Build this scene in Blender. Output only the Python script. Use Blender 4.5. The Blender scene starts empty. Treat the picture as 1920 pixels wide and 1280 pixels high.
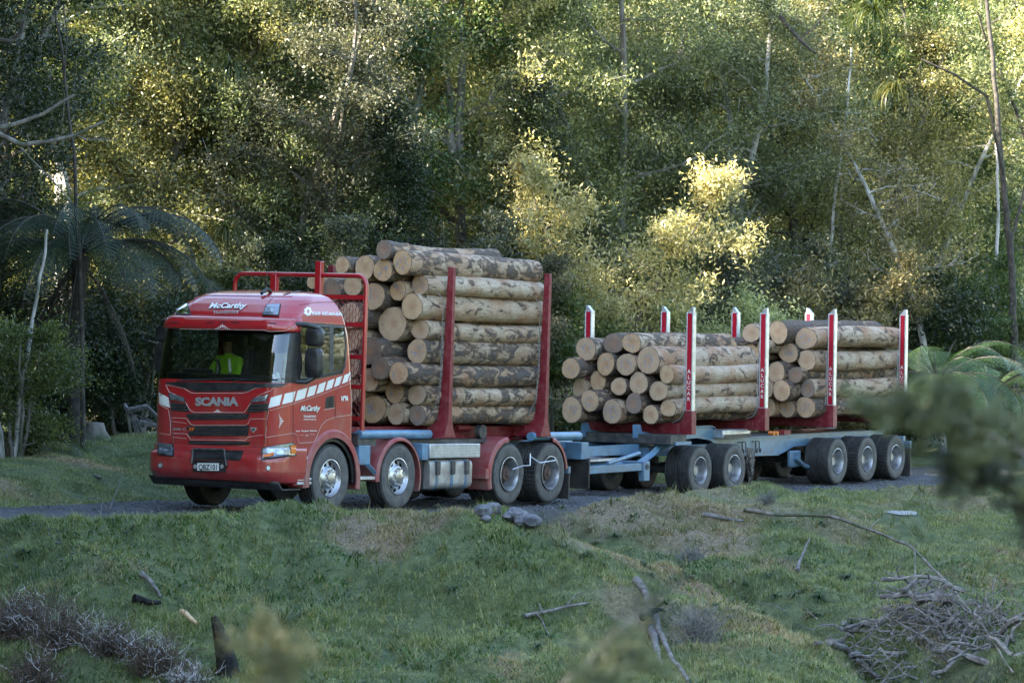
import bpy, bmesh, math, random
import numpy as np
from mathutils import Matrix, Vector, noise as mnoise
rad=math.radians
SC=bpy.context.scene
COL=SC.collection
rng=np.random.default_rng(7)
random.seed(7)

# ---------------------------------------------------------------- camera, light, exposure
HC=2.5; FPX=6560.
cam=bpy.data.cameras.new('camera'); cam_o=bpy.data.objects.new('camera',cam); COL.objects.link(cam_o)
cam_o.location=(0,0,HC); cam_o.rotation_euler=(rad(90),0,0)
cam.sensor_width=36; cam.lens=36*FPX/1920; cam.clip_start=.5; cam.clip_end=3000
cam.dof.use_dof=True; cam.dof.focus_distance=57; cam.dof.aperture_fstop=4.2
SC.camera=cam_o
SUN_EL=29; SUN_AZ=-112         # azimuth measured from the view direction (+Y), minus = to the left
w=bpy.data.worlds.new('World'); SC.world=w; w.use_nodes=True
nt=w.node_tree; bg=nt.nodes['Background']
sky=nt.nodes.new('ShaderNodeTexSky'); sky.sky_type='NISHITA'; sky.sun_disc=False
sky.sun_elevation=rad(SUN_EL); sky.sun_rotation=rad(SUN_AZ); sky.altitude=200; sky.air_density=1.2; sky.dust_density=1.5
nt.links.new(sky.outputs[0],bg.inputs[0]); bg.inputs[1].default_value=.105
sl=bpy.data.lights.new('sun','SUN'); sl.energy=5; sl.angle=rad(.5); sl.color=(1,.91,.75)
so=bpy.data.objects.new('sun',sl); COL.objects.link(so)
sd=Vector((math.sin(rad(SUN_AZ))*math.cos(rad(SUN_EL)),math.cos(rad(SUN_AZ))*math.cos(rad(SUN_EL)),math.sin(rad(SUN_EL))))
so.rotation_euler=sd.to_track_quat('Z','Y').to_euler(); so.location=(-40,90,60)
SC.view_settings.view_transform='Standard'; SC.view_settings.look='None'; SC.view_settings.exposure=3.22; SC.view_settings.gamma=1
SC.view_settings.use_curve_mapping=False
SC.render.engine='CYCLES'
cy=SC.cycles; cy.use_denoising=True; cy.max_bounces=7; cy.diffuse_bounces=3; cy.glossy_bounces=3; cy.transmission_bounces=4; cy.transparent_max_bounces=12
cy.caustics_reflective=False; cy.caustics_refractive=False; cy.sample_clamp_indirect=6
try: cy.denoiser='OPENIMAGEDENOISE'; cy.denoising_input_passes='RGB_ALBEDO_NORMAL'
except Exception: pass

# ---------------------------------------------------------------- helpers
def tag(o,label=None,cat=None,group=None,kind=None):
    if label: o['label']=label
    if cat: o['category']=cat
    if group: o['group']=group
    if kind: o['kind']=kind
    return o
def empty(name,M=None,parent=None,loc=None):
    o=bpy.data.objects.new(name,None); COL.objects.link(o); o.empty_display_size=.2
    if parent: o.parent=parent
    if M is not None: o.matrix_world=M
    if loc is not None: o.location=loc
    return o
def link(name,me,mat=None,parent=None,smooth=None,loc=None):
    o=bpy.data.objects.new(name,me); COL.objects.link(o)
    if mat is not None and not me.materials: me.materials.append(mat)
    if parent: o.parent=parent
    if loc is not None: o.location=loc
    if smooth is not None:
        me.shade_smooth()
        if smooth<180: me.set_sharp_from_angle(angle=rad(smooth))
    return o
def fast(name,V,Fc,n):
    """numpy verts (k,3), faces (m,n)"""
    V=np.ascontiguousarray(V,dtype=np.float32); Fc=np.ascontiguousarray(Fc,dtype=np.int32)
    me=bpy.data.meshes.new(name); me.vertices.add(len(V)); me.vertices.foreach_set('co',V.ravel())
    m=len(Fc); me.loops.add(m*n); me.loops.foreach_set('vertex_index',Fc.ravel())
    me.polygons.add(m); me.polygons.foreach_set('loop_start',np.arange(0,m*n,n,dtype=np.int32))
    try: me.polygons.foreach_set('loop_total',np.full(m,n,dtype=np.int32))
    except Exception: pass
    me.update(calc_edges=True); return me
class MB:
    def __init__(s): s.v=[]; s.f=[]
    def add(s,V,Fc):
        k=len(s.v); s.v+= [tuple(map(float,p)) for p in V]; s.f+= [tuple(int(i)+k for i in f) for f in Fc]; return s
    def box(s,c,d,M=None,taper=1.):
        hx,hy,hz=d[0]/2,d[1]/2,d[2]/2
        V=[(-hx,-hy,-hz),(hx,-hy,-hz),(hx,hy,-hz),(-hx,hy,-hz),(-hx*taper,-hy*taper,hz),(hx*taper,-hy*taper,hz),(hx*taper,hy*taper,hz),(-hx*taper,hy*taper,hz)]
        V=[Vector(p) for p in V]
        if M is not None: V=[M@p for p in V]
        V=[p+Vector(c) for p in V]
        return s.add(V,[(0,3,2,1),(4,5,6,7),(0,1,5,4),(1,2,6,5),(2,3,7,6),(3,0,4,7)])
    def b2(s,x0,x1,y0,y1,z0,z1): return s.box(((x0+x1)/2,(y0+y1)/2,(z0+z1)/2),(x1-x0,y1-y0,z1-z0))
    def tube(s,pts,r,n=8,cap=True,closed=False):
        pts=[Vector(p) for p in pts]; m=len(pts)
        rs=r if hasattr(r,'__len__') else [r]*m
        V=[];Fc=[];up=None
        for i,p in enumerate(pts):
            if closed: t=pts[(i+1)%m]-pts[i-1]
            else: t=(pts[min(i+1,m-1)]-pts[max(i-1,0)])
            if t.length<1e-9: t=Vector((0,0,1))
            t.normalize()
            if up is None: up=Vector((0,0,1)) if abs(t.z)<.9 else Vector((1,0,0))
            a=up-t*up.dot(t)
            if a.length<1e-6: a=t.orthogonal()
            a.normalize(); b=t.cross(a); up=a
            for j in range(n):
                an=2*math.pi*j/n; V.append(p+(a*math.cos(an)+b*math.sin(an))*rs[i])
        rng_=range(m if closed else m-1)
        for i in rng_:
            for j in range(n):
                i2=(i+1)%m; Fc.append((i*n+j,i*n+(j+1)%n,i2*n+(j+1)%n,i2*n+j))
        if cap and not closed:
            Fc.append(tuple(range(n-1,-1,-1))); Fc.append(tuple((m-1)*n+j for j in range(n)))
        return s.add(V,Fc)
    def lathe(s,prof,n=32,axis='y',c=(0,0,0),close=False):
        """prof: (r, h) list; revolve about axis"""
        V=[];Fc=[];m=len(prof)
        for r,h in prof:
            for j in range(n):
                a=2*math.pi*j/n; u,v=r*math.cos(a),r*math.sin(a)
                V.append({'y':(u,h,v),'x':(h,u,v),'z':(u,v,h)}[axis])
        V=[(p[0]+c[0],p[1]+c[1],p[2]+c[2]) for p in V]
        for i in range(m-1):
            for j in range(n): Fc.append((i*n+j,i*n+(j+1)%n,(i+1)*n+(j+1)%n,(i+1)*n+j))
        return s.add(V,Fc)
    def prism(s,poly,fn,off=0,th=.01):
        """poly 2D pts; fn(u,v,off)->3D; front cap at off, back cap at off-th"""
        n=len(poly); A=[fn(u,v,off) for u,v in poly]; B=[fn(u,v,off-th) for u,v in poly]
        return s.add(A+B,[tuple(range(n)),tuple(range(2*n-1,n-1,-1))]+[(i,i+n,(i+1)%n+n,(i+1)%n) for i in range(n)])
    def mesh(s,name='m',recalc=True):
        me=bpy.data.meshes.new(name); me.from_pydata(s.v,[],s.f)
        if recalc:
            bm=bmesh.new(); bm.from_mesh(me); bmesh.ops.recalc_face_normals(bm,faces=bm.faces); bm.to_mesh(me); bm.free()
        me.update(); return me
    def build(s,name,mat,parent=None,smooth=35,bevel=0,label=None):
        o=link(name,s.mesh(name),mat,parent,smooth)
        if bevel:
            b=o.modifiers.new('bevel','BEVEL'); b.width=bevel; b.segments=2; b.limit_method='ANGLE'; b.angle_limit=rad(40)
        if label: o['label']=label
        return o
def copy_tree(o,parent=None,M=None):
    c=o.copy(); COL.objects.link(c)
    if parent is not None: c.parent=parent
    for ch in list(o.children): copy_tree(ch,c)
    if M is not None: c.matrix_local=M
    return c

# ---------------------------------------------------------------- materials
def nodes(name):
    m=bpy.data.materials.new(name); m.use_nodes=True; nt=m.node_tree
    return m,nt,nt.nodes['Principled BSDF']
def nd(nt,t,ins=None,**kw):
    n=nt.nodes.new(t)
    for k,v in kw.items(): setattr(n,k,v)
    for k,v in (ins or {}).items():
        if hasattr(v,'is_output') or isinstance(v,bpy.types.NodeSocket): nt.links.new(v,n.inputs[k])
        else: n.inputs[k].default_value=v
    return n
def rgba(c): return (*c,1)
def ramp(nt,fac,stops,interp='LINEAR'):
    r=nt.nodes.new('ShaderNodeValToRGB'); nt.links.new(fac,r.inputs[0]); r.color_ramp.interpolation=interp
    e=r.color_ramp.elements
    while len(e)<len(stops): e.new(.5)
    for i,(p,c) in enumerate(stops): e[i].position=p; e[i].color=rgba(c) if hasattr(c,'__len__') else (c,c,c,1)
    return r.outputs[0]
def mixc(nt,f,a,b,mode='MIX'):
    n=nt.nodes.new('ShaderNodeMix'); n.data_type='RGBA'; n.blend_type=mode
    for i,v in ((0,f),(6,a),(7,b)):
        if isinstance(v,bpy.types.NodeSocket): nt.links.new(v,n.inputs[i])
        else: n.inputs[i].default_value=v if i==0 else rgba(v)
    return n.outputs[2]
def noise(nt,vec,sc,det=5,rough=.55,dist=0):
    n=nd(nt,'ShaderNodeTexNoise',{'Scale':sc,'Detail':det,'Roughness':rough,'Distortion':dist}); nt.links.new(vec,n.inputs['Vector']); return n.outputs['Fac']
def mat(name,a,b=None,dirt=None,sc=5,lo=.4,hi=.6,rough=.6,metal=0,bump=0,bsc=40,coat=0,c=None,csc=2,clo=.5,chi=.65,stretch=(1,1,1),rough2=None,spec=.5,bdist=.01):
    m,nt,p=nodes(name)
    tc=nd(nt,'ShaderNodeTexCoord').outputs['Object']
    oi=nd(nt,'ShaderNodeObjectInfo').outputs['Random']
    mp=nd(nt,'ShaderNodeMapping',{'Vector':tc,'Scale':stretch}).outputs[0]
    ad=nd(nt,'ShaderNodeVectorMath',{0:mp,1:nd(nt,'ShaderNodeCombineXYZ',{0:nd(nt,'ShaderNodeMath',{0:oi,1:37.},operation='MULTIPLY').outputs[0]}).outputs[0]}).outputs[0]
    colr=None
    p.inputs['Base Color'].default_value=rgba(a)
    if b is not None:
        f=ramp(nt,noise(nt,ad,sc),[(lo,0),(hi,1)])
        colr=mixc(nt,f,a,b)
        if rough2 is not None:
            rr=nd(nt,'ShaderNodeMapRange',{0:f,3:rough,4:rough2}).outputs[0]; nt.links.new(rr,p.inputs['Roughness'])
    if c is not None:
        f2=ramp(nt,noise(nt,ad,csc,6),[(clo,0),(chi,1)])
        colr=mixc(nt,f2,colr if colr else a,c)
    if dirt:        # road dust thrown up from the wheels: (colour, height of full dirt, height of none, most)
        z_=nd(nt,'ShaderNodeSeparateXYZ',{0:tc}).outputs[2]
        g_=nd(nt,'ShaderNodeMapRange',{0:z_,1:dirt[1],2:dirt[2],3:dirt[3],4:.06}).outputs[0]
        n_=nd(nt,'ShaderNodeMapRange',{0:noise(nt,tc,4.5,8,.7),1:.35,2:.62,3:.15,4:1.}).outputs[0]
        colr=mixc(nt,nd(nt,'ShaderNodeMath',{0:g_,1:n_},operation='MULTIPLY').outputs[0],colr if colr else a,dirt[0])
    if colr: nt.links.new(colr,p.inputs['Base Color'])
    if rough2 is None: p.inputs['Roughness'].default_value=rough
    p.inputs['Metallic'].default_value=metal; p.inputs['Coat Weight'].default_value=coat; p.inputs['Coat Roughness'].default_value=.06
    p.inputs['Specular IOR Level'].default_value=spec
    if bump:
        bn=nd(nt,'ShaderNodeBump',{'Height':noise(nt,ad,bsc,4),'Strength':bump,'Distance':bdist}); nt.links.new(bn.outputs[0],p.inputs['Normal'])
    return m
def leaf_mat(name,a,b,c,trans=.4,rough=.4,spec=.5):
    m,nt,p=nodes(name)
    g=nd(nt,'ShaderNodeNewGeometry'); tc=nd(nt,'ShaderNodeTexCoord').outputs['Object']
    oi=nd(nt,'ShaderNodeObjectInfo').outputs['Random']
    f=ramp(nt,g.outputs['Random Per Island'],[(0,a),(.55,b),(1,c)])
    f2=ramp(nt,noise(nt,tc,1.1,3),[(.3,(.6,.66,.6)),(.7,(1.3,1.2,1.05))])
    f3=ramp(nt,oi,[(0,(.8,.95,.9)),(1,(1.2,1.05,.9))])
    col=mixc(nt,1.,mixc(nt,1.,f,f2,'MULTIPLY'),f3,'MULTIPLY')
    nt.links.new(col,p.inputs['Base Color']); p.inputs['Roughness'].default_value=rough; p.inputs['Specular IOR Level'].default_value=spec
    t=nd(nt,'ShaderNodeBsdfTranslucent'); nt.links.new(mixc(nt,1.,col,(1.22,1.2,.75),'MULTIPLY'),t.inputs[0])
    mx=nd(nt,'ShaderNodeMixShader',{0:trans,1:p.outputs[0],2:t.outputs[0]}); nt.links.new(mx.outputs[0],nt.nodes['Material Output'].inputs[0])
    return m
MT={}
DUST=(.20,.165,.14)
MT['red']=mat('red_paint',dirt=(DUST,.5,2.0,.3),a=(.35,.004,.010),b=(.31,.012,.022),sc=3,lo=.45,hi=.8,rough=.3,coat=.9,c=(.28,.13,.11),csc=2.2,clo=.62,chi=.95,spec=.5)
MT['red_dusty']=mat('dusty_red_paint',dirt=(DUST,.3,1.6,.7),a=(.30,.02,.03),b=(.34,.11,.11),sc=5,lo=.35,hi=.75,rough=.45,bump=.1)
MT['red_steel']=mat('worn_red_steel',(.17,.008,.016),(.25,.06,.065),sc=9,lo=.45,hi=.75,rough=.5,bump=.25,bsc=60,c=(.09,.05,.045),csc=14,clo=.6,chi=.7)
MT['blue']=mat('light_blue_paint',dirt=((.11,.10,.095),.3,1.4,.7),a=(.12,.27,.42),b=(.09,.20,.33),sc=4,rough=.42,coat=.2,c=(.16,.17,.17),csc=7,clo=.56,chi=.78,bump=.05)
MT['black']=mat('black_plastic',(.012,.013,.015),(.03,.03,.032),sc=6,rough=.4,bump=.1)
MT['dark_steel']=mat('dark_steel',(.03,.032,.036),(.08,.075,.07),sc=7,rough=.6,bump=.2)
MT['rubber']=mat('tyre_rubber',(.014,.014,.015),(.05,.048,.045),sc=7,lo=.35,hi=.75,rough=.8,bump=.25,bsc=55)
MT['rubber_side']=mat('dusty_tyre_rubber',(.055,.055,.058),(.13,.125,.12),sc=7,lo=.3,hi=.75,rough=.75,bump=.2,bsc=30)
MT['flap']=mat('mudflap_rubber',(.012,.012,.014),(.045,.043,.04),sc=3,rough=.6)
MT['alloy']=mat('brushed_alloy',(.55,.56,.58),(.42,.42,.43),sc=6,rough=.33,metal=.85,bump=.05)
MT['steel_rim']=mat('grey_wheel_steel',(.42,.43,.45),(.24,.24,.25),sc=7,rough=.38,metal=.55,bump=.1)
MT['alu']=mat('aluminium',(.62,.64,.68),(.48,.5,.53),sc=8,rough=.35,metal=.6)
MT['tank']=mat('dull_tank_aluminium',(.46,.45,.45),(.3,.28,.27),sc=4,rough=.45,metal=.4,c=(.2,.17,.14),csc=3,clo=.55,chi=.8,bump=.1)
MT['rust']=mat('rusty_hub',(.05,.025,.022),(.11,.07,.06),sc=14,rough=.7,bump=.3)
MT['white']=mat('white_print',(.72,.72,.7),rough=.4)
MT['cream']=mat('cream_pinstripe',(.6,.5,.45),rough=.4)
MT['silver']=mat('silver_lettering',(.6,.6,.62),rough=.25,metal=.6)
MT['reflect']=mat('red_reflector',(.38,.01,.03),rough=.3)
MT['chain']=mat('galvanised_chain',(.16,.15,.14),(.3,.28,.26),sc=30,rough=.5,metal=.6)
MT['vis']=mat('hi_vis_yellow',(.42,.85,.03),(.36,.75,.02),sc=9,rough=.7)
MT['skin']=mat('skin',(.3,.16,.11),rough=.5)
MT['amber']=mat('amber_lens',(.6,.16,.02),rough=.2)
MT['seat']=mat('seat_cloth',(.03,.03,.035),rough=.9)
MT['orange']=mat('orange_badge',(.65,.13,.02),rough=.4)
def glass_mat(name,tint,ior=1.5,mixk=.06):
    m,nt,p=nodes(name); nt.nodes.remove(p)
    t=nd(nt,'ShaderNodeBsdfTransparent',{0:rgba(tint)}); g=nd(nt,'ShaderNodeBsdfGlossy',{0:(.9,.95,1,1),'Roughness':.02})
    fr=nd(nt,'ShaderNodeFresnel',{'IOR':ior}).outputs[0]
    ad=nd(nt,'ShaderNodeMath',{0:fr,1:mixk},operation='ADD').outputs[0]
    mx=nd(nt,'ShaderNodeMixShader',{0:ad,1:t.outputs[0],2:g.outputs[0]}); nt.links.new(mx.outputs[0],nt.nodes['Material Output'].inputs[0]); return m
MT['glass2']=glass_mat('far_window_glass',(.75,.8,.78),ior=1.08,mixk=0); MT['glass']=glass_mat('window_glass',(.62,.68,.66)); MT['lens']=glass_mat('lamp_lens',(.8,.85,.9),mixk=.1)
# ---------------------------------------------------------------- vehicle poses and survey of the place
def Rm(yaw,pitch,roll):
    cy_,sy=math.cos(yaw),math.sin(yaw); A=np.array([[cy_,-sy,0],[sy,cy_,0],[0,0,1]])
    cp,sp=math.cos(pitch),math.sin(pitch); B=np.array([[cp,0,-sp],[0,1,0],[sp,0,cp]])
    cr,sr=math.cos(roll),math.sin(roll); C=np.array([[1,0,0],[0,cr,-sr],[0,sr,cr]])
    return A@B@C
class Pose:
    def __init__(s,x,y,z,yaw,pitch,roll):
        s.R=Rm(*map(rad,(yaw,pitch,roll))); s.t=np.array([x,y,z]); M=np.eye(4); M[:3,:3]=s.R; M[:3,3]=s.t; s.M=Matrix(M.tolist())
    def un(s,px,py,ax,val):
        o=s.R.T@(np.array([0,0,HC])-s.t); d=s.R.T@np.array([(px-960)/FPX,1,(640-py)/FPX]); t=(val-o[ax])/d[ax]; return o+t*d
    def world(s,p): return s.R@np.asarray(p,float)+s.t
    def pix(s,p):
        w_=s.world(p); return (960+FPX*w_[0]/w_[1],640-FPX*(w_[2]-HC)/w_[1])
TR=Pose(-3.8927,54.9383,-.1209,58.9957,-1.0388,1.41687)
TL=Pose(2.5480,67.7055,-.4231,57.9287,.1295,1.1484)
def ray(px,py,y): return np.array([(px-960)/FPX*y,y,HC+(640-py)/FPX*y])

# ---------------------------------------------------------------- ground
U0=np.array([-3.8927,54.9383]); UD=np.array([.525,.851]); UD/=np.hypot(*UD); UN=np.array([-UD[1],UD[0]])
def st(x,y):
    dx,dy=x-U0[0],y-U0[1]; return dx*UD[0]+dy*UD[1],dx*UN[0]+dy*UN[1]
def sstep(a,b,x): t=np.clip((x-a)/(b-a),0,1); return t*t*(3-2*t)
def zroad(s): return np.interp(s,[-60,-14,0,7,14,24,40,200],[.3,.01,-.136,-.27,-.45,-.445,-.5,-1.])
class VN:                       # smooth value noise on numpy arrays
    def __init__(s,seed): s.g=np.random.default_rng(seed).random((256,256))*2-1
    def __call__(s,x,y):
        xi=np.floor(x).astype(int); yi=np.floor(y).astype(int); fx=x-xi; fy=y-yi; fx=fx*fx*(3-2*fx); fy=fy*fy*(3-2*fy)
        g=s.g; a=g[xi&255,yi&255]; b=g[(xi+1)&255,yi&255]; c=g[xi&255,(yi+1)&255]; d=g[(xi+1)&255,(yi+1)&255]
        return (a*(1-fx)+b*fx)*(1-fy)+(c*(1-fx)+d*fx)*fy
vn=VN(3); vn2=VN(5)
def fbm(x,y,o=4):
    r=0;a=1.
    for k in range(o): r=r+a*vn(x*2**k+13*k,y*2**k+7*k); a*=.5
    return r
TN=-2.05; TF=2.5               # road edges, lateral from the truck's centreline
def edge_y(x):                 # depth of the near road edge at lateral x
    # point on line t=TN: U0 + s*UD + TN*UN
    s=(x-U0[0]-TN*UN[0])/UD[0]; return U0[1]+s*UD[1]+TN*UN[1],s
def height(x,y):
    x=np.asarray(x,float); y=np.asarray(y,float)
    s,t=st(x,y); zr=zroad(s)+.0235*np.clip(t,-3,3)
    nz=fbm(x*.9,y*.9,4)
    # near side bank
    ye,se=edge_y(x); ye=np.clip(ye,49.9,78); base=zroad(se)+.0235*TN
    f=np.clip((ye-y)/np.maximum(ye-43.5,1),0,1.)
    zb=base+(-1.95-base)*f**1.05
    zb=zb-np.clip(43.5-y,0,16)*.26
    zb=np.where(y<27.5,zb+(27.5-y)*.22,zb)
    near=zb+.16*np.exp(-((y-ye+.9)/.8)**2)*(1-np.exp(-((x-.65)/.45)**2))
    near=near+1.10*np.exp(-(x/2.6)**2-((y-49.5)/2.1)**2)+.14*np.exp(-((x+2.9)/1.1)**2-((y-50.9)/1.0)**2)+.10*np.exp(-((x+5.)/1.8)**2-((y-49.3)/.8)**2)       # left mound
    gl=np.exp(-((y-(57.6-1.9*(x-.4)))/1.5)**2)*sstep(-.6,1.,x)*(1-sstep(5.,8.,x))
    near=near-.75*gl
    near=near+.25*np.exp(-((x-4.2)/1.6)**2-((y-61.)/3.)**2)
    near=near-.9*np.exp(-((x-5.9)/1.3)**2-((y-46.2)/2.4)**2)
    near=near+.07*np.abs(fbm(x*2.2+31,y*1.6+5,3))*np.clip((ye-y)/.8,0,1)+nz*.14*np.clip((ye-y)/1.2,0,1)+.12*fbm(x*.35+50,y*.3+9,2)*np.clip((ye-y)/2.5,0,1)+vn2(x*3.1,y*2.2)*.045
    for px_,py_,zz in ((6.9,62.,-.54),):
        wq=np.exp(-np.maximum(((x-px_)/.42)**2+((y-py_)/1.5)**2-.6,0)*2.2); near=near*(1-wq)+zz*wq
    # far side verge and rising forest floor
    far=zr+.30*sstep(TF,TF+2.2,t)*(1-sstep(2,9,s))+np.clip(t-TF-1.8,0,60)*.10+fbm(x*.5+9,y*.5)*.16*sstep(TF,TF+1.5,t)+.04*vn2(x*2.7,y*2.7)*sstep(TF,TF+.7,t)
    far=far+.55*np.exp(-((x+6.6)/1.2)**2-((y-66)/2.2)**2)
    far=far+np.clip(y-95,0,400)*.16+np.clip(t-45,0,300)*.22
    far=far+34*np.exp(-((x+55)/40)**2-((y-330)/70)**2)
    rd=zr+.012*vn(x*7,y*7)+.02*vn(x*1.3,y*1.3)-.03*np.exp(-((np.abs(t)-.98)/.25)**2)
    kn=sstep(-.55,.1,np.minimum(t-TN,(y-ye)*.6)); kf=sstep(TF-.1,TF+.5,t)
    z=near*(1-kn)+rd*kn*(1-kf)+far*kf
    return z
def axis(parts):
    out=[]
    for a,b,st_ in parts: out.append(np.arange(a,b,st_))
    return np.concatenate(out)
gx=axis([(-420,-60,20),(-60,-16,2.),(-16,-11,.5),(-11,12,.1),(12,18,.5),(18,60,2.),(60,421,20)])
gy=axis([(-40,20,3.),(20,38,1.),(38,43,.3),(43,80,.11),(80,100,.6),(100,200,4),(200,700,20)])
GX,GY=np.meshgrid(gx,gy,indexing='ij'); GZ=height(GX,GY)
nx,ny=GX.shape; idx=np.arange(nx*ny).reshape(nx,ny)
Q=np.stack([idx[:-1,:-1],idx[1:,:-1],idx[1:,1:],idx[:-1,1:]],-1).reshape(-1,4)
gm=fast('ground',np.stack([GX,GY,GZ],-1).reshape(-1,3),Q,4)
# road / grass split as an attribute that follows the built road edge
S_,T_=st(GX,GY)
wob=.18*vn(GX*1.7,GY*1.7)+.08*vn2(GX*6,GY*6)
YE_=np.clip(edge_y(GX)[0],49.9,78)
road=(sstep(-.35,-.1,np.minimum(T_-TN,(GY-YE_)*.6)+wob)*(1-sstep(TF-.1,TF+.25,T_+wob))).ravel().astype(np.float32)
at_=gm.attributes.new('gravel','FLOAT','POINT'); at_.data.foreach_set('value',road)
def dry_fn(x,y):               # where the grass is dead and brown
    d=-2*sstep(14,22,np.abs(x))-2*sstep(84,95,y)+fbm(x*.55+3,y*.4+8,4)*.8+.12
    d=d+.9*np.exp(-((x+.9)/1.3)**2-((y-52.2)/2.)**2)+.8*np.exp(-((x-1.6)/1.3)**2-((y-58.)/2.2)**2)
    d=d+1.0*np.exp(-((x-5.6)/.9)**2-((y-50.)/2.3)**2)+.7*np.exp(-((x-6.6)/1.)**2-((y-64)/2)**2)
    d=d+.5*np.exp(-((x+2.6)/1.2)**2-((y-47.5)/1.3)**2)+1.15*np.exp(-((x-1.7)/1.5)**4-((y-49.6)/.6)**2)+.8*np.exp(-((x+.6)/1.6)**2-((y-50.6)/.9)**2)+.5*np.exp(-((x-3.4)/1.)**2-((y-48)/.9)**2)
    d=d-1.5*np.exp(-((y-(57.6-1.9*(x-.4)))/1.6)**2)*(x>.9)
    return d
at2=gm.attributes.new('dry','FLOAT','POINT'); at2.data.foreach_set('value',dry_fn(GX,GY).ravel().astype(np.float32))
at3=gm.attributes.new('hollow_dark','FLOAT','POINT'); at3.data.foreach_set('value',np.clip(.95*np.exp(-((GY-(57.2-1.9*(GX-.4)))/1.7)**2)*(GX>.3)*(GY>50.2)+2.4*np.exp(-((GX-5.9)/1.25)**2-((GY-46.)/2.3)**2)+.5*vn(GX*2.3,GY*2.3)-.35,0,1).ravel().astype(np.float32))  # dark soil round the brush pile; gully darkened to set off the mound
m,nt,p=nodes('ground'); tc=nd(nt,'ShaderNodeTexCoord').outputs['Object']
ga=nd(nt,'ShaderNodeAttribute',attribute_name='gravel').outputs['Fac']; da=nd(nt,'ShaderNodeAttribute',attribute_name='dry').outputs['Fac']
grav=mixc(nt,ramp(nt,noise(nt,tc,9,8,.7),[(.35,0),(.7,1)]),(.055,.062,.076),(.14,.147,.165))
at4=gm.attributes.new('rut','FLOAT','POINT'); at4.data.foreach_set('value',np.clip(np.exp(-((np.abs(T_)-.98)/.3)**2)*(.7+.5*vn(GX*1.1,GY*1.1)),0,1).ravel().astype(np.float32))
grav=mixc(nt,nd(nt,'ShaderNodeAttribute',attribute_name='rut').outputs['Fac'],grav,(.10,.10,.108))
grav=mixc(nt,ramp(nt,noise(nt,tc,.9,4),[(.4,0),(.7,1)]),grav,(.06,.058,.06))
soil=mixc(nt,ramp(nt,noise(nt,tc,5,6),[(.35,0),(.65,1)]),(.05,.08,.03),(.14,.18,.08))
soil=mixc(nt,ramp(nt,da,[(.45,0),(.9,1)]),soil,mixc(nt,ramp(nt,noise(nt,tc,14,8,.75),[(.38,0),(.62,1)]),(.13,.105,.065),(.34,.27,.19)))
soil=mixc(nt,nd(nt,'ShaderNodeAttribute',attribute_name='hollow_dark').outputs['Fac'],soil,mixc(nt,ramp(nt,noise(nt,tc,12,8,.75),[(.4,0),(.65,1)]),(.012,.011,.01),(.06,.05,.042)))
sp=nd(nt,'ShaderNodeSeparateXYZ',{0:tc}); fy=ramp(nt,nd(nt,'ShaderNodeMath',{0:sp.outputs[1],1:200.},operation='DIVIDE').outputs[0],[(.42,0),(.5,1)])
soil=mixc(nt,fy,soil,mixc(nt,ramp(nt,noise(nt,tc,.35,8,.7),[(.4,0),(.6,1)]),(.02,.032,.015),(.07,.085,.04)))
nt.links.new(mixc(nt,ga,soil,grav),p.inputs['Base Color']); p.inputs['Roughness'].default_value=.85
bn=nd(nt,'ShaderNodeBump',{'Height':noise(nt,tc,16,10,.8),'Strength':1.,'Distance':.06}); nt.links.new(bn.outputs[0],p.inputs['Normal'])
MT['ground']=m
g=link('ground',gm,m,smooth=180); tag(g,kind='structure')
g['label']='grassy bank with dark gravel logging road running across it'; 
def hz(x,y): return float(height(np.array([x]),np.array([y]))[0])
def hit(px,py,y0=40,y1=90):    # where a line of sight meets the ground
    ys=np.arange(y0,y1,.1); P=np.stack([(px-960)/FPX*ys,ys,HC+(640-py)/FPX*ys],-1)
    k=np.nonzero(height(P[:,0],P[:,1])>=P[:,2])[0]
    k=k[0] if len(k) else 100
    return P[k]

# ---------------------------------------------------------------- grass
def blades(P,hgt,wid,nper,spread,lean,seed):
    r=np.random.default_rng(seed); n=len(P)*nper
    B=np.repeat(P,nper,0)+np.c_[r.normal(0,spread,(n,2)),np.zeros(n)]
    B[:,2]=height(B[:,0],B[:,1])-.01
    h=np.repeat(hgt,nper)*r.uniform(.5,1.25,n); az=r.uniform(0,2*np.pi,n); ln=r.uniform(.15,1,n)*lean*h
    wv=r.uniform(.7,1.3,n)*wid; a2=az+np.pi/2
    side=np.c_[np.cos(a2),np.sin(a2),np.zeros(n)]*wv[:,None]/2
    mid=B+np.c_[np.cos(az)*ln*.35,np.sin(az)*ln*.35,h*.6]; tip=B+np.c_[np.cos(az)*ln,np.sin(az)*ln,h*(1-.25*lean*r.random(n))]
    V=np.stack([B-side,B+side,tip],1).reshape(-1,3); F3=np.arange(n*3).reshape(n,3)
    return V,F3
r=np.random.default_rng(11)
n=165000; X=r.uniform(-9.5,12.5,n); Y=42.5+(82-42.5)*r.random(n)**1.25
s_,t_=st(X,Y); tn_=np.minimum(t_-TN,(Y-np.clip(edge_y(X)[0],49.9,78))*.6); keep=((tn_<-.1+.12*vn(X*3,Y*3))|(t_>TF+.1))&(np.abs(X)/Y<.158)&(t_<9)
keep&=~((np.exp(-((X-5.9)/1.25)**2-((Y-46.)/2.3)**2)>.42)&(r.random(n)<.96)); keep&=~((((X-6.87)/.36)**2+((Y-61.3)/1.9)**2<1))
X,Y=X[keep],Y[keep]; dr=dry_fn(X,Y)+r.normal(0,.22,len(X))
hg=.035+.05*np.clip(fbm(X*1.3,Y*1.3,3)+.6,0,1.6)
Pg=np.c_[X,Y,np.zeros(len(X))]
MT['grass']=leaf_mat('green_grass',(.085,.14,.06),(.185,.25,.12),(.36,.39,.24),trans=.25,rough=.5)
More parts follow.
